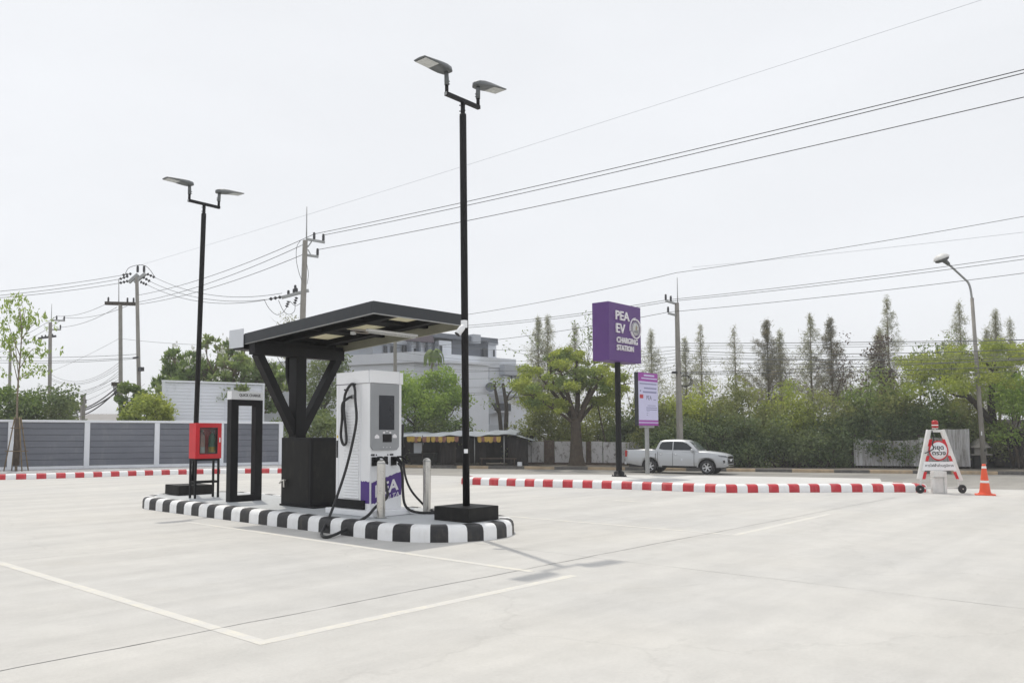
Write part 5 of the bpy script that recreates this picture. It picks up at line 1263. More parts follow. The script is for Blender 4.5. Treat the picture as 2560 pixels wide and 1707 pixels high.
for a in [('forked feathery conifer behind the big spreading tree', 1348, 790, 60, 62, 70), ('second stem of the feathery conifer pair behind the big tree', 1372, 786, 61, 60, 60), ('pale narrow conifer left of the purple sign', 1440, 806, 62, 50, 44),
 ('narrow conifer just right of the purple sign', 1632, 822, 60, 50, 46), ('small conifer touching the right edge of the roadside pole', 1717, 842, 60, 46, 40), ('slender pale conifer right of the roadside pole', 1757, 808, 62, 44, 32), ('pale wispy conifer between roadside pole and dense dark conifer', 1842, 812, 63, 46, 26),
 ('dense dark conifer over the middle of the hedge', 1924, 797, 57, 74, 105, 'leaf_needle_dark'), ('lower conifer leaning against the dense dark one', 1956, 824, 58, 52, 50), ('tall open conifer left of the brownish one', 2034, 782, 58, 58, 55), ('brownish dense conifer left of the dry creeper', 2086, 792, 57, 58, 85, 'leaf_needle_dark'),
 ('tallest wispy conifer above the dark dry creeper', 2230, 738, 56, 56, 48), ('short conifer beside the tallest one', 2208, 815, 57, 44, 40), ('wispy conifer behind the old lamp post arm', 2412, 752, 54, 60, 44), ('dense conifer right of the old lamp post', 2502, 772, 55, 44, 60), ('thin conifer near the right edge', 2538, 792, 56, 34, 34), ('low broad conifer left of the dense right hand one', 2478, 818, 55, 44, 44)]:
    conifer(*a)
for px, y, w, lb in [(1590, 905, 7, 'pale thin trees far behind the poster sign'), (1800, 900, 9, 'pale thin scrub far behind the hedge centre'), (1990, 888, 9, 'pale thin scrub far behind the paired conifers'), (2170, 880, 7, 'pale thin scrub far behind the dry creeper'), (2460, 840, 9, 'pale thin scrub far behind the right hand conifers')]:
    D = 66; b = at_ground(px, D, VZ); h = zof(y, D) - VZ
    bush('far_scrub', lb, 'scrub', b, w, 3, h, M['leaf_needle'], 2600, .26, 'far scrub behind the hedge', 34, asp=.2, wild=.35, z0=1.5)
# twiggy climbers against the sky
D = 50.5
for label, px, top, w, k in [('leafy twigs standing above the hedge right of the dry creeper', 2300, 840, 60, 26), ('tall loose leafy shrub against the sky left of the old lamp post', 2366, 806, 80, 40)]:
    b = at_ground(px, D, VZ); t = thing('twiggy_shrub', label, 'shrub', b); mb = MB(); tips = []
    for i in range(k):
        x = px + random.uniform(-w, w) / 2; y = top + random.random() ** .7 * 90 * (1 + abs(x - px) / w); s = dep(px + (x - px) * .5, 960, D) - b; e = dep(x, y, D + random.uniform(-.6, .6)) - b
        pp = limb(mb, s, e, .02, .006, .06, 5, 4); tips += [np.array(p) for p in pp[2:]]
    limb(mb, V((0, 0, 0)), dep(px, 950, D) - b, .07, .04, .03, 5, 6); mb.build('stem', M['bark'], t)
    P = np.concatenate([c + rng.normal(size=(9, 3)) * .16 for c in tips]); leaf_obj('foliage', P, .17 * rng.uniform(.6, 1.3, len(P)), M['leaf_mid'], t, .5, .5)
b = at_ground(1520, 52, VZ); t = thing('twiggy_shrub', 'few leafy twigs against the sky just left of the purple sign', 'shrub', b); mb = MB(); tips = []
for x, y in ((1445, 808), (1480, 802), (1462, 790), (1470, 826), (1500, 815), (1430, 835), (1308, 830), (1270, 868)):
    s = dep(1470 if x > 1400 else 1400, 920, 52) - b; pp = limb(mb, s, dep(x, y, 52) - b, .018, .006, .05, 5, 4); tips += [np.array(p) for p in pp[3:]]
limb(mb, V((0, 0, 0)), dep(1480, 915, 52) - b, .06, .03, .03, 5, 6); limb(mb, dep(1480, 940, 52) - b, dep(1400, 920, 52) - b, .03, .02, .05, 4, 5); mb.build('stem', M['bark'], t)
P = np.concatenate([c + rng.normal(size=(12, 3)) * .17 for c in tips]); leaf_obj('foliage', P, .17 * rng.uniform(.6, 1.3, len(P)), M['leaf_mid'], t, .5, .5)
# spreading tree on the right
D = 47.5; b = at_ground(2500, D, VZ); t = thing('spreading_tree', 'wide bright spreading tree over the right edge with slanting trunk', 'tree', b); q = lambda x, y, dd=0: dep(x, y, D + dd) - b
mb = MB(); tips = []
for pts, r in [([(2500, 1165), (2488, 1080), (2478, 1020), (2480, 960), (2486, 900)], .26), ([(2483, 1060), (2440, 1010), (2390, 965), (2350, 935)], .2), ([(2478, 1030), (2500, 980), (2540, 930)], .14), ([(2420, 992), (2380, 985), (2350, 955)], .08), ([(2484, 930), (2450, 895), (2400, 880)], .08), ([(2484, 930), (2530, 890), (2590, 880)], .08), ([(2370, 950), (2320, 915), (2285, 895)], .07)]:
    pp = bez([q(x, y, random.uniform(-.5, .5)) for x, y in pts], 4); mb.tube(pp, [r * (1 - .6 * i / len(pp)) for i in range(len(pp))], 8)
mb.build('trunk', M['bark_dark'], t); cents = []; rads = []
for k in range(78):
    x = random.uniform(2265, 2640); u = (x - 2440) / 190; ytop = 868 + 34 * abs(min(0, u)) + 6 * math.sin(x * .05); y = ytop + random.random() ** 1.5 * 95; cents.append(np.array(q(x, y, random.uniform(-3.5, 2.5)))); rads.append(random.uniform(.35, .75))
per = [int(150 * r * r / .3) for r in rads]; P = clumps(cents, rads, per, .55); leaf_obj('crown', P, .18 * rng.uniform(.55, 1.35, len(P)), M['leaf_yellow'], t, .5, .4)
bush('dense_shrub', 'vivid green bush beside the slanting trunk at the right edge', 'shrub', at_ground(2552, 46.6, VZ), 3.4, 2, zof(955, 46.6) - VZ, M['leaf_bright'], 5500, .18, None, 26, z0=1.4)

# ================================================================== PURPLE SIGN
PB = at(1548, 1190, .2); PB.z = .2
t = thing('charging_sign', 'tall purple box sign lettered PEA EV CHARGING STATION on a black post', 'sign', PB)
lean = V(R0) * -.0
mb = MB(); mb.lathe([(.085, .02), (.085, 3.40)], 20); mb.build('post', M['black'], t)
mb = MB(); mb.lathe([(0, 0), (.22, 0), (.22, .02), (.16, .022), (.15, .12), (.09, .16)], 18)
for a in range(6): mb.tube([V((math.cos(a) * .19, math.sin(a) * .19, .02)), V((math.cos(a) * .19, math.sin(a) * .19, .05))], .015, 6)
mb.build('base_flange', M['black'], t)
SW, SDp, S0, S1 = 1.80, .56, 3.37, 5.08
mb = MB(); mb.box((-SW / 2, -SDp / 2, S0), (SW / 2, SDp / 2, S1), .012); bx = mb.build('sign_box', M['sign_purple'], t)
yf = -SDp / 2; H_ = S1 - S0; fx = lambda f: -SW / 2 + SW * f; fzz = lambda f: S1 - H_ * f
def sletter(s, x0, x1, y0, y1): 
    text(s, .3, M['lettering'], 'lettering', bx, (fx(x0), yf - .022, fzz(y1)), (1, 0, 0), (0, 0, 1), .018, .004, (SW * (x1 - x0), H_ * (y1 - y0)))
sletter('PEA', .19, .61, .135, .29); sletter('EV', .20, .47, .355, .515); sletter('CHARGING', .215, .86, .585, .685); sletter('STATION', .215, .73, .72, .815)
ex, ez = fx(.815), fzz(.40)
mY = Matrix.Translation((ex, yf, ez)) @ Matrix.Rotation(R(90), 4, 'X')
def ringm(r0, r1, h, a0=0, a1=360):
    mb = MB(); n = 40; rows = []
    for i in range(n + 1):
        a = R(a0 + (a1 - a0) * i / n); c_, s_ = math.cos(a), math.sin(a); rows.append([mY @ V((c_ * r, s_ * r, z)) for r, z in ((r0, .0), (r0, h), (r1, h), (r1, .0))])
    mb.grid(rows, False); return mb
ringm(.265, .30, .04, -160, 120).build('emblem_ring', M['lettering'], bx); ringm(.31, .335, .04, 95, 195).build('emblem_ring', M['lettering'], bx)
mb = MB(); mb.lathe([(0, .03), (.225, .03), (.225, 0)], 30, mY); em = mb.build('emblem_disc', M['lens'], bx)
ringm(.20, .215, .034).build('emblem_ring', M['sign_purple'], em)
mb = MB(); mb.prism([mY @ V((x, y, .031)) for x, y in ((-.03, -.02), (.03, -.05), (.06, .03), (.01, .12), (-.02, .06))], mY.to_3x3() @ V((0, 0, .004))); 
mb.build('emblem_mark', M['kerb_yellow'], em)
mb = MB()
for k in range(5): mb.prism([mY @ V((x, y, .031)) for x, y in ((-.13 + k * .05, -.12 + .012 * (k % 2)), (-.10 + k * .05, -.12), (-.11 + k * .05, -.05 + .02 * (k % 3)))], mY.to_3x3() @ V((0, 0, .003)))
mb.build('emblem_mark', M['print_dark'], em)

# poster sign
PB = at(1619, 1184, .2); PB.z = .2
t = thing('poster_sign', 'white and magenta poster board on a slim grey post', 'sign', PB)
D = PB.dot(F0); Z = lambda y: zof(y, D) - .2
mb = MB(); mb.box((-.05, -.05, 0), (.05, .05, Z(1066)), .004); mb.build('post', M['galv'], t)
mb = MB(); mb.box((-.36, -.06, Z(1069)), (.36, .06, Z(1064.5))); mb.build('bracket', M['galv'], t)
w2 = .60; mb = MB(); mb.box((-w2, -.07, Z(1064)), (w2, .07, Z(932)), .004); bx = mb.build('board', M['charcoal'], t)
mb = MB(); mb.box((-w2 - .0, -.0745, Z(1063.5)), (w2, -.0705, Z(932.5))); ps = mb.build('poster', M['lilac'], bx)
def band(x0, x1, y0, y1, m, nm='printed_band', off=.0748):
    mb = MB(); mb.box((-w2 + 2 * w2 * x0, -off - .0008, Z(y1)), (-w2 + 2 * w2 * x1, -off + .0006, Z(y0))); return mb.build(nm, M[m], ps)
band(0, 1, 932.6, 954, 'magenta'); band(0, 1, 1050, 1055, 'magenta'); band(0, 1, 1057.5, 1063.4, 'magenta')
ln = [(.28, .82, 937, 941), (.15, .96, 945, 948)]
for a in ln: band(*a, 'lilac', 'printed_line', .0766)
for a in [(.06, .94, 958.5, 961.5), (.28, .93, 969, 972.5), (.22, .93, 978.5, 982.5), (.07, .13, 976, 980)]: band(*a, 'print_grey', 'printed_line')
band(.06, .24, 987, 996.5, 'kerb_red', 'printed_block')
text('PEA', .1, M['print_dark'], 'lettering', ps, (-w2 + 2 * w2 * .40, -.0752, Z(999.5)), (1, 0, 0), (0, 0, 1), .0005, .0, (2 * w2 * .27, Z(989) - Z(999.5)))
for a in [(.76, .90, 998, 1000), (.46, .88, 1013, 1014.5), (.38, .95, 1018, 1020), (.38, .95, 1023, 1025), (.40, .55, 1027, 1028), (.40, .48, 1032, 1033.2), (.40, .46, 1037, 1038.5)]: band(*a, 'print_grey', 'printed_line')

# ================================================================== STOP BARRIER
BB = at(2346, 1232, 0); BB.z = 0
t = thing('stop_barrier', 'white wheeled A frame stop barrier with round Thai sign and red beacon', 'barrier', BB, HEAD - math.pi / 2 + .02); D = BB.dot(F0); k = D / FP
X = lambda px: (px - 2346) * k; Zb = lambda py: zof(py, D)
c = lambda zx, zy: (X(2280 + zx / 7.468), Zb(1040 + zy / 7.468))
def P2(pts, y0, th): return [V((x, y0, z)) for x, z in pts]
for s, pts in ((-1, [c(322, 250), c(395, 262), c(205, 1175), c(105, 1160)]), (1, [c(575, 262), c(648, 245), c(955, 1190), c(868, 1200)])):
    mb = MB(); mb.prism(P2(pts, -.03, 0), (0, .06, 0), .004); lg = mb.build('side_leg', M['white_metal'], t)
    for (ya, yb) in ((430, 560), (735, 835), (1030, 1165)):
        f = lambda p, q, y: p[0] + (q[0] - p[0]) * (Zb(1040 + y / 7.468) - p[1]) / (q[1] - p[1])
        i_ = (1, 2) if s < 0 else (0, 3); pA, pB = pts[i_[0]], pts[i_[1]]
        za, zb2 = Zb(1040 + ya / 7.468), Zb(1040 + yb / 7.468); xa = f(pA, pB, ya); xb = f(pA, pB, yb); dx = .055 * -s
        mb = MB(); mb.prism([V((xa - dx * .3, -.034, za)), V((xa + dx * 1.1, -.034, za)), V((xb + dx * .9, -.034, zb2)), V((xb - dx * .5, -.034, zb2))], (0, .003, 0)); mb.build('red_stripe', M['red'], lg)
mb = MB(); a, b_ = c(325, 250), c(648, 300); mb.box((a[0] + .06, -.025, b_[1]), (b_[0] - .05, .025, a[1] - .005), .003); mb.build('top_bar', M['white_metal'], t)
a, b_ = c(215, 845), c(800, 1005); mb = MB(); mb.prism([V((c(225, 845)[0], -.045, a[1])), V((c(765, 845)[0], -.045, a[1])), V((c(835, 1005)[0], -.045, b_[1])), V((c(185, 1005)[0], -.045, b_[1]))], (0, .012, 0)); pl = mb.build('name_board', M['white'], t)
text('การไฟฟ้าส่วนภูมิภาค', .1, M['ink'], 'lettering', pl, (c(245, 955)[0], -.0465, c(0, 955)[1]), (1, 0, 0), (0, 0, 1), .0008, .001, (c(775, 0)[0] - c(245, 0)[0], .10))
ce = c(500, 640); mS = Matrix.Translation((ce[0], -.05, ce[1])) @ Matrix.Rotation(R(90), 4, 'X'); r = (c(685, 0)[0] - c(315, 0)[0]) / 2
mb = MB(); mb.lathe([(0, 0), (r, 0), (r, .012), (0, .012)], 36, mS); sg = mb.build('round_sign', M['red'], t)
mb = MB(); mb.lathe([(0, .0125), (r * .86, .0125), (r * .86, .015), (0, .015)], 36, mS); fcs = mb.build('sign_face', M['white'], sg)
text('หยุด', .1, M['ink'], 'lettering', fcs, (c(395, 640)[0], -.0665, c(0, 648)[1]), (1, 0, 0), (0, 0, 1), .0008, .003, (c(595, 0)[0] - c(395, 0)[0], .125))
text('ตรวจ', .1, M['ink'], 'lettering', fcs, (c(375, 720)[0], -.0665, c(0, 722)[1]), (1, 0, 0), (0, 0, 1), .0008, .003, (c(630, 0)[0] - c(375, 0)[0], .085))
bxp = c(480, 0)[0]; mB = Matrix.Translation((bxp, 0, 0))
mb = MB(); mb.lathe([(0, c(0, 262)[1]), (.018, c(0, 262)[1]), (.018, c(0, 235)[1]), (0, c(0, 235)[1])], 10, mB); mb.lathe([(0, c(0, 238)[1]), (.068, c(0, 238)[1]), (.068, c(0, 222)[1]), (0, c(0, 222)[1])], 14, mB); mb.build('beacon_stem', M['white_metal'], t)
mb = MB(); mb.lathe([(0, c(0, 221)[1]), (.072, c(0, 221)[1]), (.07, c(0, 100)[1]), (.055, c(0, 82)[1]), (0, c(0, 76)[1])], 18, mB); bc = mb.build('beacon', M['tail_red'], t)
mb = MB(); mb.lathe([(.0735, c(0, 178)[1]), (.0735, c(0, 160)[1])], 18, mB); mb.build('reflective_ring', M['reflect'], bc)
mb = MB(); a, b_ = c(395, 1020), c(625, 1130); mb.box((a[0], -.09, b_[1]), (b_[0], .1, a[1]), .02); mb.build('battery_box', M['white_metal'], t)
mb = MB(); a, b_ = c(375, 1135), c(640, 1420); mb.box((a[0], -.05, b_[1]), (a[0] + .06, .05, a[1] - .002), .006); mb.box((b_[0] - .06, -.05, b_[1]), (b_[0], .05, a[1] - .002), .006); mb.box((a[0] + .062, -.02, b_[1]), (b_[0] - .062, .05, a[1] - .004), .006); mb.build('centre_panel', M['white_metal'], t)
mb = MB(); z = c(0, 1332)[1]; mb.box((c(150, 0)[0], -.02, z - .02), (c(370, 0)[0], .02, z + .02), .004); mb.box((c(645, 0)[0], -.02, z - .02), (c(880, 0)[0], .02, z + .02), .004); mb.build('axle_bar', M['white_metal'], t)
for x in (c(165, 0)[0], c(885, 0)[0]):
    mb = MB(); mb.bar((x, 0, c(0, 1180)[1]), (x, 0, c(0, 1345)[1]), .035, .035); mb.build('axle_post', M['white_metal'], t)
for zx, r in ((122, .10), (915, .105)):
    x = c(zx, 0)[0]; mW = Matrix.Translation((x, -.06, r)) @ Matrix.Rotation(R(90), 4, 'X') @ Matrix.Rotation(R(8 if zx > 500 else -4), 4, 'Y')
    mb = MB(); mb.lathe([(0, -.025), (r * .8, -.03), (r, -.018), (r, .018), (r * .8, .03), (r * .55, .02), (0, .02)], 24, mW); wh = mb.build('wheel', M['rubber'], t)
    mb = MB(); mb.lathe([(0, .03), (.018, .03), (.018, .015)], 10, mW); mb.build('hub', M['steel'], wh)
mb = MB(); mb.tube(bez([V((c(400, 0)[0], -.04, c(0, 270)[1])), V((c(415, 0)[0], -.07, c(0, 400)[1])), V((c(380, 0)[0], -.08, c(0, 520)[1])), V((c(395, 0)[0], -.085, c(0, 600)[1])), V((c(300, 0)[0], -.08, c(0, 660)[1])), V((c(240, 0)[0], -.06, c(0, 690)[1]))], 5), .012, 6); mb.build('loose_cable', M['rubber'], t)

# cone
CB = at(2463, 1237, 0); CB.z = 0; D = CB.dot(F0)
t = thing('traffic_cone', 'orange traffic cone with two white bands at the right', 'cone', CB, HEAD - math.pi / 2 - math.atan(lat_of(2463, 1.0)) + .03)
mb = MB(); mb.box((-.21, -.21, 0), (.21, .21, .026), .012); mb.lathe([(.15, .026), (.15, .042), (.125, .052)], 8); mb.build('base', M['orange'], t)
mb = MB(); mb.lathe([(.125, .05), (.112, .10), (.040, .72), (.034, .735), (.024, .735), (.024, .7)], 28); co = mb.build('cone_body', M['orange'], t)
for z0, z1 in ((.29, .345), (.63, .685)):
    rr = lambda z: .112 - (.112 - .040) * (z - .10) / .62 + .0015
    mb = MB(); mb.lathe([(rr(z0), z0), (rr(z1), z1)], 28); mb.build('reflective_band', M['reflect'], co)

# ================================================================== PICKUP
ray_a = math.atan2(*(lambda v: (v.dot(R0), v.dot(F0)))(ray(1694, 1180)))
tdir = (R0 * math.cos(ray_a) - F0 * math.sin(ray_a)); tdir.z = 0; tdir.normalize()
tz = math.atan2(tdir.y, tdir.x) - R(16.5)
TB = dep(1697, 1180, 44.6); TB.z = ROADZ
t = thing('pickup_truck', 'silver double cab pickup truck driving on the road behind the signs', 'pickup', TB, tz)
XA, XB = 1.72, -1.28; WR = .365; RA = .46
def interp(x, tab):
    for (a, va), (b, vb) in zip(tab[:-1], tab[1:]):
        if x <= b:
            f = max(0, min(1, (x - a) / (b - a))); return va + (vb - va) * f
    return tab[-1][1]
BELT = [(-2.66, 1.20), (-2.6, 1.27), (-1.05, 1.27), (-.98, 1.20), (1.0, 1.17), (1.15, 1.19), (1.7, 1.17), (2.2, 1.11), (2.45, 1.05), (2.6, 1.0), (2.66, .93), (2.70, .86)]
HW = [(-2.66, .80), (-2.58, .86), (-1.5, .905), (1.6, .905), (2.1, .895), (2.4, .86), (2.58, .80), (2.66, .72), (2.70, .64)]
SILL = [(-2.66, .52), (-2.3, .46), (-1.7, .36), (-.8, .33), (1.2, .33), (2.2, .36), (2.55, .37), (2.70, .42)]
def side(x):
    w = interp(x, HW); zs = interp(x, SILL); zb = interp(x, BELT)
    for xa in (XA, XB):
        if abs(x - xa) < RA: zs = max(zs, WR + math.sqrt(RA * RA - (x - xa) ** 2))
    raw = [(w * .95, zs), (w * .99, zs + .06), (w, .66), (w * .995, .86), (w * .965, 1.0 if zb > 1.1 else zb - .1), (w * .95, zb - .05), (w * .88, zb), (0, zb + (.03 if x > 1 else .0))]
    out = []; z_ = zs
    for y, z in raw: z_ = max(z, z_ + .001); out.append((y, z_))
    return out
xs = sorted(set([-2.66, -2.62, -2.5, -2.3, -2.0] + [XB + RA * math.cos(math.pi * i / 14) for i in range(15)] + [-.75, -.5, -.2, .1, .4, .7, 1.0, 1.15] + [XA + RA * math.cos(math.pi * i / 14) for i in range(15)] + [2.3, 2.4, 2.5, 2.58, 2.63, 2.66, 2.70]))
mb = MB(); rows = []
for x in xs:
    s = side(x); rows.append([(x, y, z) for y, z in s] + [(x, -y, z) for y, z in s[::-1][1:]])
mb.grid(rows); mb.face(rows[0][::-1]); mb.face(rows[-1]); body = mb.build('body', M['truck_silver'], t)
# greenhouse
ROOF = [(-1.0, 1.21), (-.86, 1.60), (-.76, 1.735), (-.5, 1.775), (0, 1.79), (.4, 1.78), (.66, 1.735), (.86, 1.63), (1.30, 1.19)]
mb = MB(); rows = []
def gh(x):
    zt = interp(x, ROOF); zb = interp(x, BELT) - .03; f = max(0.0, min(1, (zt - zb) / .57))
    return zb, zt, .845 - .0 * f, .845 - .185 * f
for x in [-1.0, -.93, -.86, -.76, -.6, -.3, 0, .3, .5, .66, .76, .86, 1.0, 1.15, 1.30]:
    zb, zt, yb, yt = gh(x); zt = max(zt, zb + .01); pts = [(yb, zb), (yt + .03, zt - .1 * max(0.05, (zt - zb) / .6)), (yt - .05, zt - .015), (yt - .22, zt), (0, zt + .012)]
    rows.append([(x, y, z) for y, z in pts] + [(x, -y, z) for y, z in pts[::-1][1:]])
mb.grid(rows); cabm = mb.build('cab', M['truck_silver'], t)
def gpt(x, z, off=.008, s=-1):
    zb, zt, yb, yt = gh(x); zc = zt - .1 * max(.05, (zt - zb) / .6); f = max(0, min(1.05, (z - zb) / max(.01, zc - zb))); return V((x, s * (yb + (yt + .03 - yb) * f + off), z))
for s in (-1, 1):
    for poly in ([(-.80, 1.30), (-.74, 1.55), (-.62, 1.665), (-.08, 1.69), (-.08, 1.245), (-.55, 1.255)], [(-.03, 1.245), (-.03, 1.69), (.42, 1.675), (.66, 1.60), (.96, 1.36), (1.02, 1.245)]):
        mb = MB(); mb.face([gpt(x, z, .008, s) for x, z in poly]); mb.build('side_window', M['truck_glass'], t)
mb = MB(); rows = []
for f in (0, .25, .5, .75, 1):
    x = .73 + (1.235 - .73) * f; zt = interp(x, ROOF); w = .53 + .17 * f; rows.append([(x + .014 + .03 * (1 - (u * u)), u * w, zt + .016 + .012 * (1 - u * u)) for u in (-1, -.6, -.2, .2, .6, 1)])
mb.grid(rows); mb.build('windscreen', M['windscreen'], t)
def sgrid(x0, x1, z0, z1, off, s=-1, n=8):
    rows = []
    for i in range(n + 1):
        x = x0 + (x1 - x0) * i / n; sd3 = side(x); row = []
        for j in range(5):
            z = max(z0 + (z1 - z0) * j / 4, sd3[0][1] + .002); y = sd3[-2][0]
            for (ya, za), (yb, zb) in zip(sd3[:-1], sd3[1:]):
                if za <= z <= zb: y = ya + (yb - ya) * (z - za) / max(1e-6, zb - za); break
            row.append((x, s * (y + off), z))
        rows.append(row)
    return rows
for s in (-1, 1):
    for x0, x1 in ((-.84, -.06), (-.04, 1.06)):
        mb = MB(); mb.grid(sgrid(x0, x1, .40, 1.15, .006, s)); dr = mb.build('door', M['truck_silver'], t)
        mb = MB(); p = sgrid(x0 + .06, x0 + .24, .99, 1.03, .012, s, 2); a, b = V(p[0][2]), V(p[2][2]); mb.tube([a, a.lerp(b, .5) + V((0, s * .025, 0)), b], .018, 6); mb.build('handle', M['chrome'], dr)
    mb = MB()
    for x in (-.855, -.05, 1.07): mb.grid(sgrid(x - .009, x + .009, .40, 1.15, .013, s, 1), False)
    mb.build('door_seam', M['truck_black'], t)
    mb = MB(); mb.grid(sgrid(-.99, -.96, .40, 1.22, .013, s, 1), False); mb.build('bed_gap', M['truck_black'], t)
    mb = MB(); c_ = V((1.0, s * .98, 1.24)); mb.lathe([(0, -.12), (.07, -.11), (.10, 0), (.08, .1), (0, .12)], 12, Matrix.Translation(c_) @ Matrix.Rotation(R(90), 4, 'X') @ Matrix.Diagonal((.75, 1, 1, 1))); mb.bar((1.0, s * .84, 1.2), (1.0, s * .93, 1.21), .06, .05); mb.build('mirror', M['truck_silver'], t)
    # wheel arches
    for xa in (XA, XB):
        mb = MB(); rows = []
        for i in range(15):
            a = math.pi * i / 14; x = xa + (RA + .0) * math.cos(a); z = WR + RA * math.sin(a); y = side(x)[0][0]; rows.append([(x, s * (y + .004), z), (xa + (RA - .05) * math.cos(a), s * (y + .002), WR + (RA - .05) * math.sin(a)), (xa + (RA - .05) * math.cos(a), s * .45, WR + (RA - .05) * math.sin(a))])
        mb.grid(rows); mb.build('wheel_arch', M['truck_black'], t)
        w_ = V((xa, s * .79, WR)); mw = Matrix.Translation(w_) @ Matrix.Rotation(R(90) * -s, 4, 'X')
        mb = MB(); mb.lathe([(.23, .10), (.30, .12), (.35, .10), (WR, .06), (WR, -.1), (.33, -.13), (.2, -.13)], 30, mw); ty = mb.build('wheel', M['rubber'], t)
        mb = MB(); mb.lathe([(.0, .085), (.05, .09), (.055, .075)], 14, mw); mb.lathe([(.235, .105), (.22, .09), (.20, .04)], 28, mw)
        for k in range(6):
            a = k * math.pi / 3 + .2; d = V((math.cos(a), math.sin(a), 0)); mb.bar(mw @ (d * .03 + V((0, 0, .08))), mw @ (d * .225 + V((0, 0, .088))), .062, .02, .004, mw.to_3x3() @ V((0, 0, 1)))
        mb.build('rim', M['rim'], ty)
        mb = MB(); mb.lathe([(0, .03), (.235, .03)], 24, mw); mb.build('brake_disc', M['truck_black'], ty)
    mb = MB(); mb.prism([(2.28, s * .885, 1.0), (2.48, s * .845, .985), (2.63, s * .74, .955), (2.675, s * .62, .90), (2.60, s * .78, .895), (2.36, s * .868, .93)], V((.02, s * .02, .008))); mb.build('headlight', M['head_lens'], t)
    mb = MB(); mb.prism([(2.50, s * .845, .76), (2.60, s * .79, .78), (2.62, s * .78, .56), (2.52, s * .84, .55)], V((.02, s * .03, 0))); mb.build('fog_lamp', M['chrome'], t)
    mb = MB(); mb.prism([(2.515, s * .84, .735), (2.585, s * .80, .75), (2.60, s * .79, .60), (2.53, s * .835, .585)], V((.025, s * .038, 0))); mb.build('fog_lamp_inset', M['truck_black'], t)
    mb = MB(); mb.box((-2.665, s * .80 - .07, .86), (-2.56, s * .80 + .075, 1.20), .02); tl_ = mb.build('tail_light', M['tail_red'], t)
    mb = MB(); mb.grid(sgrid(-.86, 1.2, .335, .42, .008, s)); mb.build('side_skirt', M['truck_black'], t)
mb = MB(); mb.box((2.62, -.52, .81), (2.715, .52, .92), .01); gr = mb.build('grille', M['truck_black'], t)
mb = MB(); mb.box((2.70, -.60, .925), (2.728, .60, .945), .004); mb.box((2.70, -.52, .862), (2.722, .52, .876), .003); mb.build('chrome_bar', M['chrome'], gr)
mb = MB(); mb.box((2.63, -.52, .56), (2.715, .52, .76), .01); mb.build('lower_grille', M['truck_black'], t)
mb = MB(); mb.box((2.60, -.62, .42), (2.735, .62, .51), .02); mb.build('bumper_guard', M['chrome'], t)
mb = MB(); mb.box((2.722, -.18, .68), (2.732, .18, .80), .003); mb.build('number_plate', M['white'], t)
mb = MB(); mb.box((-2.55, -.80, 1.272), (-1.06, .80, 1.285)); mb.build('bed_cover', M['truck_black'], t)
mb = MB(); mb.box((-2.74, -.78, .44), (-2.60, .78, .58), .03); mb.build('rear_bumper', M['truck_silver'], t)
mb = MB(); mb.box((-2.5, -.74, .30), (2.4, .74, .55)); mb.build('underbody', M['truck_black'], t)
mb = MB(); mb.grid(sgrid(.40, .47, .68, .82, .0075, -1, 2)); mb.build('door_emblem', M['bld_light'], t)

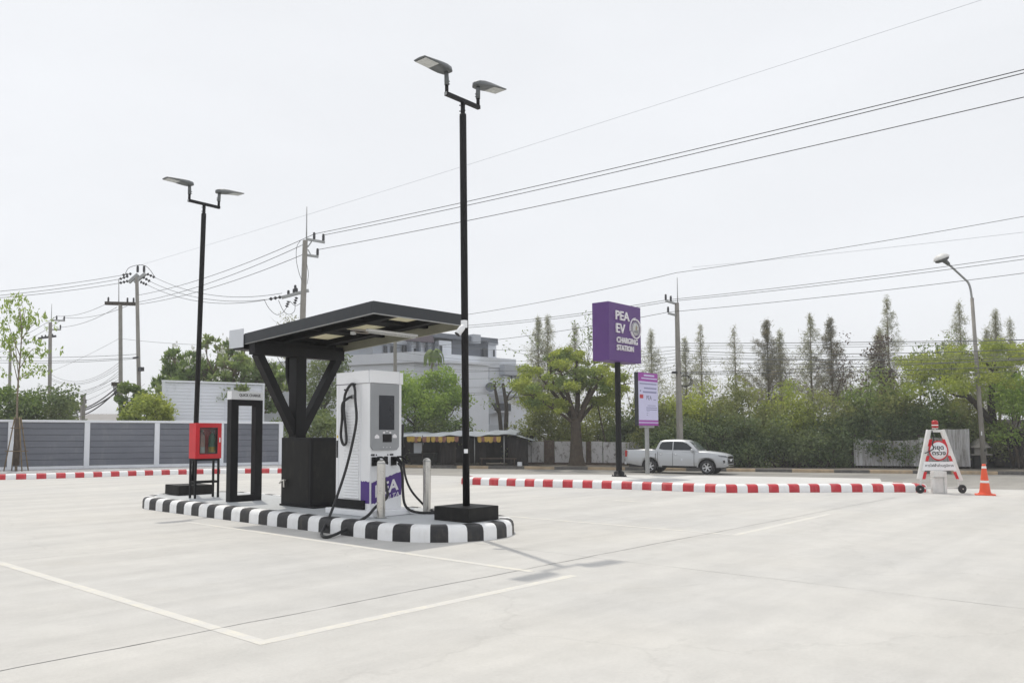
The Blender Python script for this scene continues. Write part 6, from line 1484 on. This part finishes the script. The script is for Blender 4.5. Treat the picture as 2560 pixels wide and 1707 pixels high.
# ================================================================== LIGHT AND SKY
SUN_EL, SUN_AZ = R(64.4), R(62.4)
sl_ = bpy.data.lights.new('sun', 'SUN'); sl_.energy = 1.7; sl_.angle = R(.9); sl_.color = (1.0, .94, .83)
so = bpy.data.objects.new('sun', sl_); COL.objects.link(so)
sd = V((math.cos(SUN_EL) * math.cos(SUN_AZ), math.cos(SUN_EL) * math.sin(SUN_AZ), math.sin(SUN_EL)))
so.rotation_euler = (-sd).to_track_quat('-Z', 'Y').to_euler(); so.location = (0, 0, 40)
w = bpy.data.worlds.new('World'); S.world = w; w.use_nodes = True; t = w.node_tree; t.nodes.clear()
out = t.nodes.new('ShaderNodeOutputWorld'); bg = t.nodes.new('ShaderNodeBackground'); lk(t, bg.outputs[0], out.inputs[0])
sk = t.nodes.new('ShaderNodeTexSky'); sk.sky_type = 'NISHITA'; sk.sun_disc = False; sk.sun_elevation = SUN_EL; sk.sun_rotation = math.pi / 2 - SUN_AZ
sk.air_density = 1.0; sk.dust_density = 1.0; sk.ozone_density = 1.0
hs = t.nodes.new('ShaderNodeHueSaturation'); hs.inputs['Saturation'].default_value = .22; lk(t, sk.outputs[0], hs.inputs['Color'])
hz = mix(t, .80, hs.outputs[0], (8.92, 9.1, 9.42))      # bright even haze over the whole sky
tc = t.nodes.new('ShaderNodeTexCoord'); cl = noise(t, 2.2, 5, .55, mapp(t, tc.outputs['Generated'], (1, 1, 2.6)))
hz = mix(t, 1.0, hz, ramp(t, cl.outputs[0], [(.33, .97), (.72, 1.03)]).outputs[0], 'MULTIPLY')
lk(t, hz, bg.inputs['Color']); bg.inputs['Strength'].default_value = .0875
S.view_settings.view_transform = 'Standard'; S.view_settings.look = 'None'; S.view_settings.exposure = .33; S.view_settings.gamma = 1
S.view_settings.use_curve_mapping = False
S.render.engine = 'CYCLES'; S.cycles.use_denoising = True
S.cycles.max_bounces = 8; S.cycles.transparent_max_bounces = 8

# thin warm season haze over the whole place
mb = MB(); mb.box((-1510, -1510, -1.8), (1510, 1510, 16.0))
hz_ = mb.build('haze', bpy.data.materials.new('thin_haze_air')); hz_['kind'] = 'stuff'
hm_ = hz_.data.materials[0]; hm_.use_nodes = True; ht_ = hm_.node_tree; ht_.nodes.clear()
ho_ = ht_.nodes.new('ShaderNodeOutputMaterial'); pv_ = ht_.nodes.new('ShaderNodeVolumePrincipled')
pv_.inputs['Color'].default_value = (.93, .95, .98, 1); pv_.inputs['Density'].default_value = .0013; pv_.inputs['Anisotropy'].default_value = .3
lk(ht_, pv_.outputs[0], ho_.inputs['Volume'])
